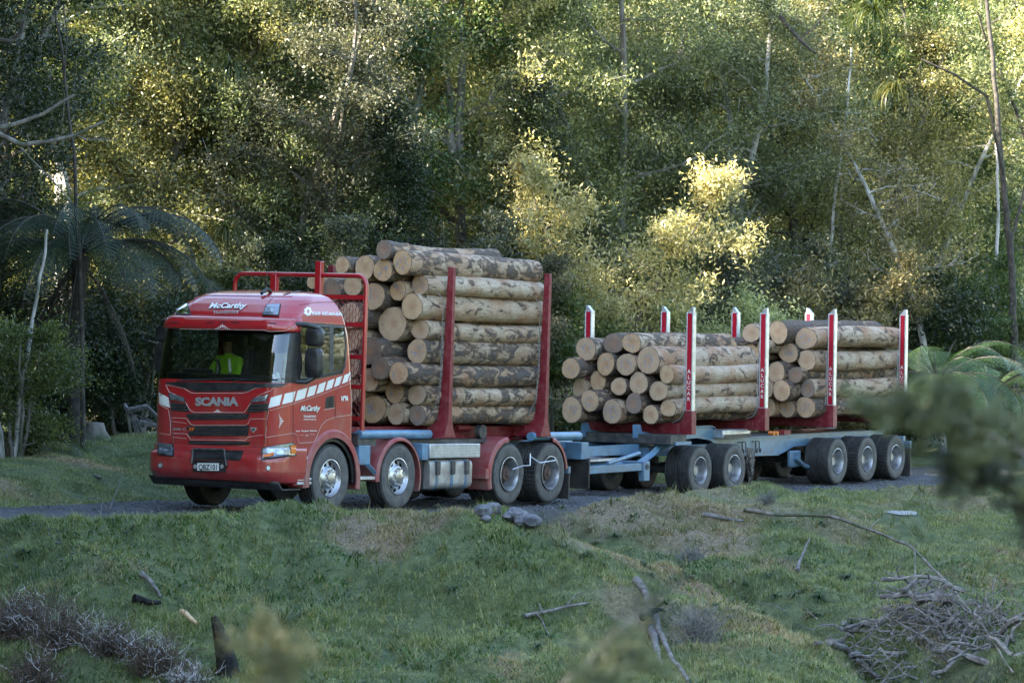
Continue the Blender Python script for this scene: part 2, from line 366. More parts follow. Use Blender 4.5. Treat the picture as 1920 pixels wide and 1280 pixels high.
MT['drygrass']=leaf_mat('dry_grass',(.20,.155,.10),(.38,.30,.20),(.52,.44,.32),trans=.2,rough=.6)
k=dr<.62
V,F3=blades(Pg[k],hg[k],.0125,10,.07,1.3,1); o=link('grass',fast('grass',V,F3,3),MT['grass']); tag(o,'short green grass covering the bank below the road','grass',kind='stuff')
V,F3=blades(Pg[~k],hg[~k]*.9,.012,12,.07,1.5,2); o=link('dry_grass',fast('dry_grass',V,F3,3),MT['drygrass']); tag(o,'brown dead grass in patches on the bank','grass',kind='stuff')
# broad-leaved weeds on the lower bank
n=8500; X=r.uniform(-7,8,n); Y=r.uniform(42.5,60,n); kk=((fbm(X*.7+20,Y*.7,3)>.2)|((np.abs(Y-(57.0-1.9*(X-.4)))<1.3)&(X>.3)&(r.random(n)<.75)))&(Y<np.clip(edge_y(X)[0],49.9,78)-.8); X,Y=X[kk],Y[kk]
V,F3=blades(np.c_[X,Y,0*X],np.full(len(X),.085),.03,7,.07,1.6,3); MT['weed']=leaf_mat('weed_leaf',(.02,.065,.02),(.045,.12,.03),(.12,.22,.06),trans=.3,rough=.4)
o=link('ground_cover',fast('weed',V,F3,3),MT['weed']); tag(o,'leafy green weeds creeping among the grass','ground cover',kind='stuff')
# gravel stones on the road
n=14000; s0=r.uniform(-9,26,n); t0=r.uniform(TN-.25,TF+.2,n); X=U0[0]+s0*UD[0]+t0*UN[0]; Y=U0[1]+s0*UD[1]+t0*UN[1]
Z=height(X,Y); sz=.012+.03*r.random(n)**3
oct_=np.array([[1,0,0],[-.9,.2,0],[0,1,0],[0,-.9,.1],[0,0,.7],[.1,0,-.6]])
V=(oct_[None]*r.uniform(.6,1.3,(n,6,1))*sz[:,None,None]+np.c_[X,Y,Z][:,None]).reshape(-1,3)
ff=np.array([[0,2,4],[2,1,4],[1,3,4],[3,0,4],[2,0,5],[1,2,5],[3,1,5],[0,3,5]]); F3=(ff[None]+np.arange(n)[:,None,None]*6).reshape(-1,3)
MT['stone']=mat('road_stone',(.05,.055,.07),(.14,.145,.16),sc=12,rough=.8,bump=.2)
o=link('gravel',fast('gravel',V,F3,3),MT['stone']); tag(o,'loose dark gravel strewn on the logging road','gravel',kind='stuff')

# longer tufts standing out of the sward
n=5200; X=r.uniform(-8,9,n); Y=42.8+(70-42.8)*r.random(n)**1.2; s_,t_=st(X,Y); kk=(t_<TN-.4)&(Y<np.clip(edge_y(X)[0],49.9,78)-.3)&(fbm(X*.9+4,Y*.9,3)>-.1); X,Y=X[kk],Y[kk]
V,F3=blades(np.c_[X,Y,0*X],r.uniform(.12,.24,len(X)),.014,9,.035,1.3,6); MT['tallgrass']=leaf_mat('long_grass',(.07,.11,.045),(.15,.19,.09),(.33,.31,.19),trans=.3,rough=.5)
o=link('long_grass',fast('long',V,F3,3),MT['tallgrass']); tag(o,'long pale tufts of grass standing out of the short sward','grass',kind='stuff')
# ---------------------------------------------------------------- trees
MT['bark']=mat('grey_bark',(.10,.085,.07),(.22,.2,.18),sc=6,rough=.85,bump=.5,bsc=20,stretch=(1,1,.3),c=(.05,.07,.03),csc=2)
MT['pale_bark']=mat('pale_bark',(.30,.29,.27),(.5,.48,.46),sc=5,rough=.8,bump=.4,bsc=20,stretch=(1,1,.4),c=(.10,.11,.08),csc=3)
MT['dark_bark']=mat('dark_bark',(.03,.026,.022),(.07,.06,.05),sc=8,rough=.9,bump=.6,bsc=25)
LM={}
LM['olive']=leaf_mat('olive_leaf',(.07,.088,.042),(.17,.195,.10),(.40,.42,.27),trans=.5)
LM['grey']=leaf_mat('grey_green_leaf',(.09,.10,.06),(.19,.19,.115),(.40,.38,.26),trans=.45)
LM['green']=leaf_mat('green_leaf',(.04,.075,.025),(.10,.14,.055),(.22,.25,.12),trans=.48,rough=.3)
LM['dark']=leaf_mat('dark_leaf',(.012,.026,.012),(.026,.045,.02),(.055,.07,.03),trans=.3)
LM['pale']=leaf_mat('sunlit_tinted_leaf',(.15,.18,.10),(.33,.37,.21),(.60,.62,.43),trans=.5)  # brightness of backlit and hazy crowns is put into this leaf colour
LM['shade']=leaf_mat('shade_tinted_leaf',(.045,.055,.04),(.09,.10,.075),(.18,.18,.13),trans=.35)  # bluish shade behind the loads is put into this leaf colour
LM['gold']=leaf_mat('sunlit_golden_leaf',(.26,.27,.15),(.45,.44,.28),(.64,.62,.44),trans=.45)  # sunlit look of the shrub is put into its golden colour
def limb(p,d,L,r,n,curve,R):
    pts=[p];d=d/np.linalg.norm(d)
    for i in range(n):
        d=d+R.normal(0,.16,3)+np.array([0,0,curve]); d/=np.linalg.norm(d); pts.append(pts[-1]+d*L/n)
    return np.array(pts),r*np.linspace(1,.35,n+1)
def leaves(C,R,ll,lw,up=.25):
    n=len(C); d=R.normal(0,1,(n,3)); d[:,2]+=up; d/=np.linalg.norm(d,axis=1)[:,None]
    b=np.cross(d,R.normal(0,1,(n,3))); b/=np.linalg.norm(b,axis=1)[:,None]; nrm=np.cross(d,b)
    L=ll*R.uniform(.6,1.3,n)[:,None]; W=lw*R.uniform(.7,1.3,n)[:,None]
    V=np.stack([C-d*L/2,C+b*W/2+nrm*W*.15,C+d*L/2,C-b*W/2+nrm*W*.15],1).reshape(-1,3)
    return V,np.arange(n*4).reshape(n,4)
def make_tree(H,cr,h0,nl,nleaf,ll,lw,seed,r0=.16,spread=.34,updir=.35,profile='round',lean=(0,0),trunks=1,hollow=.25):
    R=np.random.default_rng(seed); tb=MB(); cl=[]
    for q in range(trunks):
        n=14; tp=[np.array([R.normal(0,.15*(trunks>1)),R.normal(0,.15*(trunks>1)),-.3])]; d=np.array([lean[0]+R.normal(0,.12*(trunks>1)),lean[1]+R.normal(0,.1*(trunks>1)),1.])
        for i in range(n):
            d=d+np.r_[R.normal(0,.07,2),0]; d/=np.linalg.norm(d); tp.append(tp[-1]+d*(H+.3)/n)
        tp=np.array(tp); tr=r0*np.linspace(1,.18,n+1)**.9; tb.tube(tp,tr,7)
        for k in range(nl//trunks):
            u=h0+(1-h0)*((k+.5)/(nl//trunks))**.9; i=min(u*n,n-.01); i0=int(i); p=tp[i0]*(1-i+i0)+tp[i0+1]*(i-i0)
            az=k*2.4+R.normal(0,.4); prof={'round':math.sin(math.pi*min(.98,max(.12,(u-h0)/(1-h0)*.8+.16))),'cone':1.05-(u-h0)/(1-h0)*.85,'open':.6+.5*R.random()}[profile]
            L=cr*prof*R.uniform(.7,1.15); d=np.array([math.cos(az),math.sin(az),updir+R.normal(0,.15)])
            pts,rr=limb(p,d,L,max(.02,tr[i0]*.45),6,.03 if profile!='cone' else -.03,R); tb.tube(pts,rr,5)
            for j in range(2,7):
                for e in range(2):
                    d2=(pts[j]-pts[j-1]); d2/=np.linalg.norm(d2); d2=d2*.6+R.normal(0,.6,3); l2=L*.33*R.uniform(.5,1.2)
                    q2,r2=limb(pts[j],d2,l2,rr[j]*.6,3,.04,R)
                    if R.random()<.75: tb.tube(q2,np.maximum(r2,.008),3,cap=False)
                    cl+= [q2[1],q2[2],q2[3]]
            cl.append(pts[-1])
    cl=np.array(cl); wgt=R.random(len(cl))**2.2+hollow*.3; wgt/=wgt.sum()
    ci=R.choice(len(cl),nleaf,p=wgt); ax_=R.normal(0,1,(len(cl),3)); ax_[:,2]*=.5; ax_/=np.linalg.norm(ax_,axis=1)[:,None]; ax_=ax_[ci]
    C=cl[ci]+ax_*R.normal(0,spread,(nleaf,1))+R.normal(0,1,(nleaf,3))*spread*.38
    V,Fq=leaves(C,R,ll,lw)
    return tb.mesh('trunk'),fast('crown',V,Fq,4)
TV={}
def variant(key,*a,**k): TV[key]=make_tree(*a,**k)
variant('kanuka1',12,2.5,.10,42,66000,.10,.042,1,trunks=2,spread=.36)
variant('kanuka2',11,2.7,.06,45,70000,.095,.042,2,trunks=3,spread=.36)
variant('tall1',14,2.9,.16,44,66000,.115,.048,3,spread=.36)
variant('tall2',13,2.7,.08,46,66000,.11,.046,4,profile='open',spread=.36)
variant('feather',11,2.1,.05,50,60000,.11,.034,5,profile='cone',updir=.05)
variant('bush1',3.2,1.5,.05,22,20000,.10,.036,6,r0=.05,trunks=4,spread=.28)
variant('bush2',2.4,1.3,.05,18,16000,.11,.048,7,r0=.04,trunks=4,spread=.3)
variant('thin',11,1.5,.35,22,12000,.10,.04,8,r0=.10,profile='open',spread=.3)
variant('wisp',6.0,1.7,.10,26,26000,.11,.036,9,r0=.06,trunks=2,spread=.26,profile='round')
_matted={}; _cen={}
def tree(var,lm,bark,x,y,sc=1.,rz=None,label='',cat='tree',group=None,name='forest_tree',zoff=0,tilt=0):
    R=random
    t=empty(name); rz=R.uniform(0,6.28) if rz is None else rz
    if var not in _cen: vv_=TV[var][1].vertices; _cen[var]=np.mean([vv_[i].co[:2] for i in range(0,len(vv_),97)],0)
    if name=='shrub' or cat=='tree' and group and 'front' in group:      # the crown, not the foot, stands at the given place
        a_,b_=_cen[var]*sc; x-=a_*math.cos(rz)-b_*math.sin(rz); y-=a_*math.sin(rz)+b_*math.cos(rz)
    z=hz(x,y)+zoff
    t.location=(x,y,z); t.rotation_euler=(tilt,0,rz); t.scale=(sc,sc,sc*R.uniform(.92,1.08))
    for nm,me,mm in (('trunk',TV[var][0],bark),('crown',TV[var][1],lm)):
        if not me.materials: me.materials.append(None)
        o=bpy.data.objects.new(nm,me); COL.objects.link(o); o.parent=t
        o.material_slots[0].link='OBJECT'; o.material_slots[0].material=LM.get(mm) or MT[mm]
    tag(t,label,cat,group); return t
def at_st(s,t): return (U0[0]+s*UD[0]+t*UN[0],U0[1]+s*UD[1]+t*UN[1])
def px_at(px,y): return (px-960)/FPX*y
# front row of the forest: (px, depth, variant, leaf, bark, scale, label)
front=[
 (-60,66,'kanuka2','dark','bark',1.0,'dark bushy tree cut off by the left edge of the photo'),
 (95,76,'kanuka1','grey','pale_bark',1.05,'grey-green tree rising behind the dark tree fern'),
 (335,84,'tall1','pale','bark',1.0,'tall olive tree to the left of the trunk with perching plants'),
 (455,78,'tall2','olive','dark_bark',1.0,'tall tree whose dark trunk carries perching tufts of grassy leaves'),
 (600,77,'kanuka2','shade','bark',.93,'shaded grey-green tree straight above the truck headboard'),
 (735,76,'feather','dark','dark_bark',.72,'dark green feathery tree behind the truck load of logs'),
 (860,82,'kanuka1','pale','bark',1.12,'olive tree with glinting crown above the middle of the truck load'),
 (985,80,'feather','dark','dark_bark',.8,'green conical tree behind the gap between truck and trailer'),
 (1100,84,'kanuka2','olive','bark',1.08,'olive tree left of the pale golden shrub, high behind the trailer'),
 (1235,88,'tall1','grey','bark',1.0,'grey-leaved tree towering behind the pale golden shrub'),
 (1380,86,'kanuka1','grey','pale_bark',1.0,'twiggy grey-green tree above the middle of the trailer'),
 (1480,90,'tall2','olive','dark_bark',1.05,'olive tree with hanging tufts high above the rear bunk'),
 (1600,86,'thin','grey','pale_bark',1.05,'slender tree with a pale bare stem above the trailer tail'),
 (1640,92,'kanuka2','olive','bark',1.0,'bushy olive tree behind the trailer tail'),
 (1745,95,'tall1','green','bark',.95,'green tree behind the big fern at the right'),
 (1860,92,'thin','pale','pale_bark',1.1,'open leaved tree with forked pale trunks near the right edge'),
 (235,100,'kanuka2','pale','bark',1.35,'pale tree far off in the upper left gap, hazy glow in its colour'),
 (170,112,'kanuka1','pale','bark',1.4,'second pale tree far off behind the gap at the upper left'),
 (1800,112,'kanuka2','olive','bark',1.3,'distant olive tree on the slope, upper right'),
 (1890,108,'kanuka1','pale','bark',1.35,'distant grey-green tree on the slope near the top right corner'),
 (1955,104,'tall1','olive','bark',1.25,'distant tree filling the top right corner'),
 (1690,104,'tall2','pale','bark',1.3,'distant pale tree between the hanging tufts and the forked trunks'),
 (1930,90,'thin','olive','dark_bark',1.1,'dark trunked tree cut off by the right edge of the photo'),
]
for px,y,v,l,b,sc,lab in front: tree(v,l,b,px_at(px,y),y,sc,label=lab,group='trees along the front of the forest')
R_=np.random.default_rng(21)
vs=['kanuka1','kanuka2','tall1','tall2','feather']; ls=['olive','grey','olive','green','pale']
BG='tree of the forest behind the front row of trees'
for k,(t0,n_) in enumerate([(11.5,15),(16,15),(21,14),(27,14),(34,13),(43,13)]):
    for i in range(n_):
        s0=-24+i*5.1+R_.normal(0,.8)+k*2.3; x,y=at_st(s0,t0+R_.normal(0,1.)+(3 if s0>5 else 0))
        if abs(x)/y>.24 and x>0: continue
        j=int(R_.integers(5))
        if 250<960+x/y*FPX<330 and k<3: continue
        tree(vs[j],ls[int(R_.integers(5))],'bark',x,y,R_.uniform(.95,1.2)*(.5 if x<-.155*y-1.5 else 1),label=BG,group='trees deep in the forest')  # trees out of view on the left kept short to let sun in
Ro=np.random.default_rng(88)
# unseen trees added left of the frame to shade the road and bank
for i in range(84):
    x,y=(Ro.uniform(-24,-6.5),Ro.uniform(26,66)); x=min(x,-.150*y-(8.5 if y<63 else 6.2))-.5*(i%3); s_i,t_i=st(x,y)
    if -2.6<t_i<3.4: continue

    tree(vs[i%5],ls[i%5],'bark',x,y,Ro.uniform(.95,1.15)*(1.42 if y<63 else 1),label='unseen tree added beyond the left edge to block the sun',group='unseen trees added on the left to block the sun')
for x,y in ((-6.5,3.5),(-9,6),(-8,9),(-11,2),(-12,10),(-10,13),(-6.5,7.2),(-14,6),(-9,0),(-14,14),(-7.5,11)): tree('tall1' if x>-10 else 'kanuka2','olive','bark',x,y,1.0,label='tree added left of the camera, out of view, to shade the near growth',group='unseen trees added to shade the near growth')  # unseen trees added to keep the sun off the blurred near growth
for i in range(16):  # unseen trees added for the cab side window to reflect
    y=Ro.uniform(14,78); x=.150*y+7.+Ro.uniform(0,8); s_i,t_i=st(x,y)
    if -3<t_i<3.2: continue
    tree(vs[i%5],ls[i%5],'bark',x,y,Ro.uniform(.9,1.1),label='unseen tree added beyond the right edge for the window reflections',group='unseen trees added for the window reflections')
# shrubs at the foot of the forest
shr=[
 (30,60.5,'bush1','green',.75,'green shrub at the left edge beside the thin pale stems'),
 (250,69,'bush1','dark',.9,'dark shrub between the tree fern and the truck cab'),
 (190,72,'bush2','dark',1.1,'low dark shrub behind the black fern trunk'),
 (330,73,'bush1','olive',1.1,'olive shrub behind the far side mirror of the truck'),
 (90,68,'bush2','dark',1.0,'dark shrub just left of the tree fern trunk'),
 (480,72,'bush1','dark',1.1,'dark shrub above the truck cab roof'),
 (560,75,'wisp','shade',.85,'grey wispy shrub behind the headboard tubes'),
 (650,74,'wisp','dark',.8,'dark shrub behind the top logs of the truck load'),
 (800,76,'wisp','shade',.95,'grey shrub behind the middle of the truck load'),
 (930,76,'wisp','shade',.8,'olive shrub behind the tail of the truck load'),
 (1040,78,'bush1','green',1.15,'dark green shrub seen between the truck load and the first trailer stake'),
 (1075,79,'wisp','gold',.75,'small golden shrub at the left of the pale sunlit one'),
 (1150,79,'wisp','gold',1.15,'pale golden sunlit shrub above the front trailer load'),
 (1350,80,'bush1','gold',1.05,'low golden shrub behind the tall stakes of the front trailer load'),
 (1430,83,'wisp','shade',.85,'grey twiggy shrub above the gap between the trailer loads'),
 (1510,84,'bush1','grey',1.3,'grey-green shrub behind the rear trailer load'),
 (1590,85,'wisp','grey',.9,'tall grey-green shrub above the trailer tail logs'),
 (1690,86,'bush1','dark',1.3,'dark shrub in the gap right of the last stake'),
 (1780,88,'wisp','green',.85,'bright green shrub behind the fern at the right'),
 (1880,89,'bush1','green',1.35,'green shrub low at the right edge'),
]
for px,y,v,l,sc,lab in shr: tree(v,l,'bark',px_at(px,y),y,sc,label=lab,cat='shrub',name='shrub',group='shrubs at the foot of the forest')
# ---------------------------------------------------------------- wheels
def tyre_mesh(R=.53,w=.30,tread='rib',nseg=120):
    m=MB(); rr=R*.555
    prof=[(rr,-w*.40),(rr+.02,-w*.47),(R*.72,-w*.5),(R*.86,-w*.5),(R*.93,-w*.475),(R*.975,-w*.43)]
    nt_=17; tr=[]
    for i in range(nt_):
        h=-w*.41+w*.82*i/(nt_-1); g=1 if i%4==2 else 0; tr.append((R-(.012 if g else 0),h,True))
    P=[(r,h,False) for r,h in prof]+tr+[(r,-h,False) for r,h in prof[::-1]]
    V=[];F_=[]
    for i,(r,h,t) in enumerate(P):
        for j in range(nseg):
            a=2*math.pi*j/nseg; r2=r
            if t and tread=='lug' and (j%3==0): r2-=.014
            elif t and tread=='lug' and False: pass
            elif t and tread=='rib' and j%4==0 and abs(h)>w*.3: r2-=.005
            if not t and i in (5,len(P)-6) and tread=='lug' and j%3==0: r2-=.012
            V.append((r2*math.cos(a),h,r2*math.sin(a)))
    n=len(P)
    for i in range(n-1):
        for j in range(nseg): F_.append((i*nseg+j,i*nseg+(j+1)%nseg,(i+1)*nseg+(j+1)%nseg,(i+1)*nseg+j))
    m.add(V,F_); me=m.mesh('tyre'); me.materials.append(MT['rubber']); me.materials.append(MT['rubber_side'])
    sd_=[]
    for p in me.polygons:
        c=p.center; r_=math.hypot(c.x,c.z); sd_.append(1 if r_<R*.94 else 0)
    me.polygons.foreach_set('material_index',sd_); return me
def holes_disc(prof,n,holes,r1,r2,wd):
    """lathe disc with hand holes cut between radii r1 and r2"""
    V=[];F_=[]
    for r,h in prof:
        for j in range(n):
            a=2*math.pi*j/n; V.append((r*math.cos(a),h,r*math.sin(a)))
    for i in range(len(prof)-1):
        rm=(prof[i][0]+prof[i+1][0])/2
        for j in range(n):
            if r1<rm<r2 and ((j*holes/n)%1)<wd: continue
            F_.append((i*n+j,i*n+(j+1)%n,(i+1)*n+(j+1)%n,(i+1)*n+j))
    return V,F_
def rim_front(R):       # convex front-axle alloy; outer face at -y
    s=R/.53; m=MB()
    pr=[(.30,-.145),(.285,-.15),(.275,-.13),(.265,-.10),(.25,-.085),(.235,-.085),(.215,-.092),(.195,-.10),(.175,-.115),(.165,-.135),(.15,-.145),(.10,-.145),(.095,-.165),(.07,-.175),(.001,-.175)]
    V,F_=holes_disc([(a*s,b) for a,b in pr],80,10,.19*s,.25*s,.42); m.add(V,F_)
    nuts=MB()
    for k in range(10):
        a=2*math.pi*(k+.5)/10; nuts.tube([(.135*s*math.cos(a),-.14,.135*s*math.sin(a)),(.135*s*math.cos(a),-.18,.135*s*math.sin(a))],.014,6)
    back=MB().lathe([(.29*s,-.02),(.001,-.02)],32)
    return m,nuts,back
def rim_drive(R):       # deep dish with hub reduction
    s=R/.53; m=MB(); pr=[(.30,-.145),(.285,-.15),(.275,-.13),(.262,-.08),(.25,0),(.235,.06),(.2,.075),(.15,.075),(.001,.075)]
    V,F_=holes_disc([(a*s,b) for a,b in pr],80,8,.19*s,.24*s,.3); m.add(V,F_)
    hub=MB().lathe([(.145*s,.07),(.14*s,-.04),(.12*s,-.055),(.115*s,-.08),(.05*s,-.09),(.045*s,-.12),(.001,-.12)],28)
    nuts=MB()
    for k in range(10):
        a=2*math.pi*(k+.5)/10; nuts.tube([(.167*s*math.cos(a),.08,.167*s*math.sin(a)),(.167*s*math.cos(a),.035,.167*s*math.sin(a))],.014,6)
    return m,nuts,hub
def rim_trailer(R):
    s=R/.53; m=MB(); pr=[(.30,-.125),(.285,-.13),(.275,-.11),(.262,-.06),(.25,0),(.235,.06),(.22,.075),(.20,.065),(.16,.055),(.001,.055)]
    V,F_=holes_disc([(a*s,b) for a,b in pr],80,8,.20*s,.24*s,.2); m.add(V,F_)
    hub=MB().lathe([(.11*s,.06),(.105*s,-.01),(.09*s,-.025),(.001,-.025)],24)
    nuts=MB()
    for k in range(10):
        a=2*math.pi*(k+.5)/10; nuts.tube([(.145*s*math.cos(a),.06,.145*s*math.sin(a)),(.145*s*math.cos(a),.03,.145*s*math.sin(a))],.012,6)
    return m,nuts,hub
tyre_a=tyre_mesh(.53,.31,'rib'); tyre_b=tyre_mesh(.52,.27,'lug',132); tyre_c=tyre_mesh(.475,.26,'rib'); tyre_d=tyre_mesh(.475,.26,'lug',132)
def ms(mb,mt,sm=35):
    me=mb.mesh('part'); me.materials.append(MT[mt]); me.shade_smooth(); me.set_sharp_from_angle(angle=rad(sm)); return me
_f=rim_front(.53); RF=(ms(_f[0],'alloy'),ms(_f[1],'alu'),ms(_f[2],'black'))
_f=rim_drive(.52); RD=(ms(_f[0],'steel_rim'),ms(_f[1],'dark_steel'),ms(_f[2],'rust'))
_f=rim_trailer(.475); RT=(ms(_f[0],'steel_rim'),ms(_f[1],'dark_steel'),ms(_f[2],'steel_rim'))
for t_ in (tyre_a,tyre_b,tyre_c,tyre_d): t_.shade_smooth(); t_.set_sharp_from_angle(angle=rad(35))
def wheel(root,x,y,z,ty,rim,flip=False,spin=0.,steer=0.):
    wr=empty('wheel',None,root); wr.location=(x,y,z); wr.rotation_euler=(0,spin,(math.pi if flip else 0)+steer)
    t_=bpy.data.objects.new('tyre',ty); COL.objects.link(t_); t_.parent=wr
    for nm,me in zip(('rim','wheel_nuts','hub'),rim):
        o=bpy.data.objects.new(nm,me); COL.objects.link(o); o.parent=wr
    return wr

# ---------------------------------------------------------------- truck
truck=empty('log_truck',TR.M); tag(truck,'red cab logging truck carrying a tall stack of logs on the dark gravel road','truck')
# --- cab shell: rounded sections stacked in z
zs_=[.93,1.0,1.65,1.95,2.0,2.45,2.72,2.95,3.06,3.18,3.27,3.34,3.39,3.42,3.43]
xf_=[-1.46,-1.46,-1.48,-1.46,-1.45,-1.38,-1.31,-1.25,-1.16,-1.0,-.86,-.70,-.50,-.2,.0]
xr_=[.62,.62,.60,.57,.56,.51,.47,.41,.37,.32,.27,.22,.14,.08,.05]
hw_=[1.24,1.24,1.24,1.235,1.235,1.225,1.215,1.19,1.165,1.12,1.07,.99,.88,.62,.05]
rc_=[.36,.36,.36,.34,.34,.33,.32,.34,.38,.42,.45,.45,.45,.4,.04]
def sec(z):
    f=lambda a: float(np.interp(z,zs_,a)); return f(xf_),f(xr_),f(hw_),f(rc_)
def bow(y,hw): return .055*(abs(y)/max(hw,.3))**2.2
def front_x(y,z):
    xf,xr,hw,rc=sec(z); x=xf+bow(y,hw); d=abs(y)-(hw-rc)
    if d>0: d=min(d,rc*.999); x+=rc-math.sqrt(rc*rc-d*d)
    return x
def side_w(x,z):
    xf,xr,hw,rc=sec(z); w_=hw; xc=xf+.055+rc
    if x<xc: d=min(xc-x,rc*.999); w_=hw-rc+math.sqrt(rc*rc-d*d)
    return w_
def FS(px,py,off=0.,pose=TR):        # a sighted point on the front of the cab
    x=-1.45
    for _ in range(12):
        p=pose.un(px,py,0,x-off); x=.5*x+.5*front_x(float(np.clip(p[1],-1.24,1.24)),p[2])
    p=pose.un(px,py,0,x-off); return Vector(p)
def SS(px,py,off=0.,pose=TR):        # a sighted point on the near side of the cab
    yv=-1.23
    for _ in range(12):
        p=pose.un(px,py,1,yv-off); yv=.5*yv+.5*(-side_w(p[0],p[2]))
    return Vector(pose.un(px,py,1,yv-off))
def AS(px,py,off=0.):                # whichever of the two the sight line meets
    p=FS(px,py,off)
    return p if p[1]>-.98 else SS(px,py,off)
def outline(z,nf=90,nc=26,nsd=130,nb=30,sec_=sec,bow_=bow):
    xf,xr,hw,rc=sec_(z); P=[]
    for i in range(nf): y=(hw-rc)*(1-2*i/nf); P.append((xf+bow_(y,hw),y))
    x0=xf+bow_(hw-rc,hw)
    for i in range(nc): a=math.pi/2*i/nc; P.append((x0+rc*(1-math.cos(a)),-(hw-rc)-rc*math.sin(a)))
    xs=x0+rc; rb=min(.10,hw*.5)
    for i in range(nsd): P.append((xs+(xr-rb-xs)*i/nsd,-hw))
    for i in range(6): a=math.pi/2*i/6; P.append((xr-rb+rb*math.sin(a),-hw+rb*(1-math.cos(a))))
    for i in range(nb+1): P.append((xr,-(hw-rb)+2*(hw-rb)*i/nb))
    for i in range(1,7): a=math.pi/2*i/6; P.append((xr-rb+rb*math.cos(a),hw-rb+rb*math.sin(a)))
    for i in range(1,nsd+1): P.append((xr-rb+(xs-xr+rb)*i/nsd,hw))
    for i in range(1,nc): a=math.pi/2*(1-i/nc); P.append((x0+rc*(1-math.cos(a)),(hw-rc)+rc*math.sin(a)))
    return P
def inpoly(x,y,poly):
    c=False;n=len(poly)
    for i in range(n):
        x1,y1=poly[i];x2,y2=poly[i-1]
        if (y1>y)!=(y2>y) and x<(x2-x1)*(y-y1)/(y2-y1)+x1: c=not c
    return c
zl=list(np.concatenate([np.arange(.93,3.0,.0135),np.arange(3.0,3.43,.012),[3.43]]))
NO=len(outline(1.))
WIN=[(-.93,2.055),(-.93,2.885),(.30,2.875),(.335,2.62),(.315,2.30),(.24,2.19),(-.55,2.085)]
def cab_face(x,y,z):
    """which sheet a point of the shell belongs to"""
    ax=abs(y)
    if math.hypot(x-.0,z-.53)<.72: return 'cut'
    if 2.0<z<2.78 and x<front_x(0,z)+.185 and z>1.985+.00*ax: return 'windscreen'
    if x>-1.02 and ax>.9 and inpoly(x,z,WIN): return 'side_window'
    if 1.99<z<2.93 and x<-.93 and ax>.9: return 'pillar'
    if x>-1.02 and ax>.9 and inpoly(x,z,[(-.97,2.02),(-.97,2.93),(.335,2.915),(.375,2.62),(.35,2.28),(.26,2.155),(-.55,2.05)]): return 'seal'
    return 'body'
G=[outline(z) for z in zl]
shell={}
for key in ('body','windscreen','side_window_near','side_window_far','pillar_near','pillar_far','seal'): shell[key]=(MB(),{})
for i in range(len(zl)-1):
    z=(zl[i]+zl[i+1])/2
    for j in range(NO):
        j2=(j+1)%NO; x=(G[i][j][0]+G[i][j2][0]+G[i+1][j][0]+G[i+1][j2][0])/4; y=(G[i][j][1]+G[i][j2][1]+G[i+1][j][1]+G[i+1][j2][1])/4
        k=cab_face(x,y,z)
        if k=='cut': continue
        if k in('side_window','pillar'): k+='_near' if y<0 else '_far'
        mb,vm=shell[k]; ids=[]
        for a,b in ((i,j),(i,j2),(i+1,j2),(i+1,j)):
            if (a,b) not in vm: vm[(a,b)]=len(mb.v); mb.v.append((G[a][b][0],G[a][b][1],zl[a]))
            ids.append(vm[(a,b)])
        mb.f.append(tuple(ids))
cab=shell['body'][0].build('cab_body',MT['red'],truck,smooth=50)
ws=shell['windscreen'][0].build('windscreen',MT['glass'],truck,smooth=180); 
shell['side_window_near'][0].build('side_window',MT['glass'],truck,smooth=180); shell['side_window_far'][0].build('side_window',MT['glass2'],truck,smooth=180)
shell['pillar_near'][0].build('door_pillar',MT['black'],truck,smooth=180); shell['pillar_far'][0].build('door_pillar',MT['black'],truck,smooth=180); 
for s__ in (-1,1):
    mb=MB()
    W2=[]
    for a,b in zip(WIN,WIN[1:]+WIN[:1]):
        for q in range(8): W2.append((a[0]+(b[0]-a[0])*q/8,a[1]+(b[1]-a[1])*q/8))
    mb.tube([(x,s__*(side_w(x,z)+.002),z) for x,z in W2],.013,5,closed=True); mb.build('window_gasket',MT['black'],truck,60)
shell['seal'][0].build('window_seal',MT['black'],truck,smooth=60)
from mathutils.bvhtree import BVHTree
_k=len(G[0]); _bv=[(G[i][j][0],G[i][j][1],zl[i]) for i in range(len(zl)) for j in range(_k)]
_bf=[(i*_k+j,i*_k+(j+1)%_k,(i+1)*_k+(j+1)%_k,(i+1)*_k+j) for i in range(len(zl)-1) for j in range(_k)]
CABT=BVHTree.FromPolygons(_bv,_bf)
CAMO=Vector(TR.R.T@(np.array([0,0,HC])-TR.t))
def cast(tree,px,py,off,cx=450.):
    for k in range(60):
        u=px+(cx-px)*k*.012; d=Vector(TR.R.T@np.array([(u-960)/FPX,1,(640-py)/FPX])).normalized()
        h=tree.ray_cast(CAMO,d)
        if h[0] is not None:
            nrm=h[1] if h[1].dot(d)<0 else -h[1]
            return h[0]+nrm*off
    return Vector(TR.un(px,py,0,-1.45))
def FS(px,py,off=0.): return cast(CABT,px,py,off)
SS=AS=FS
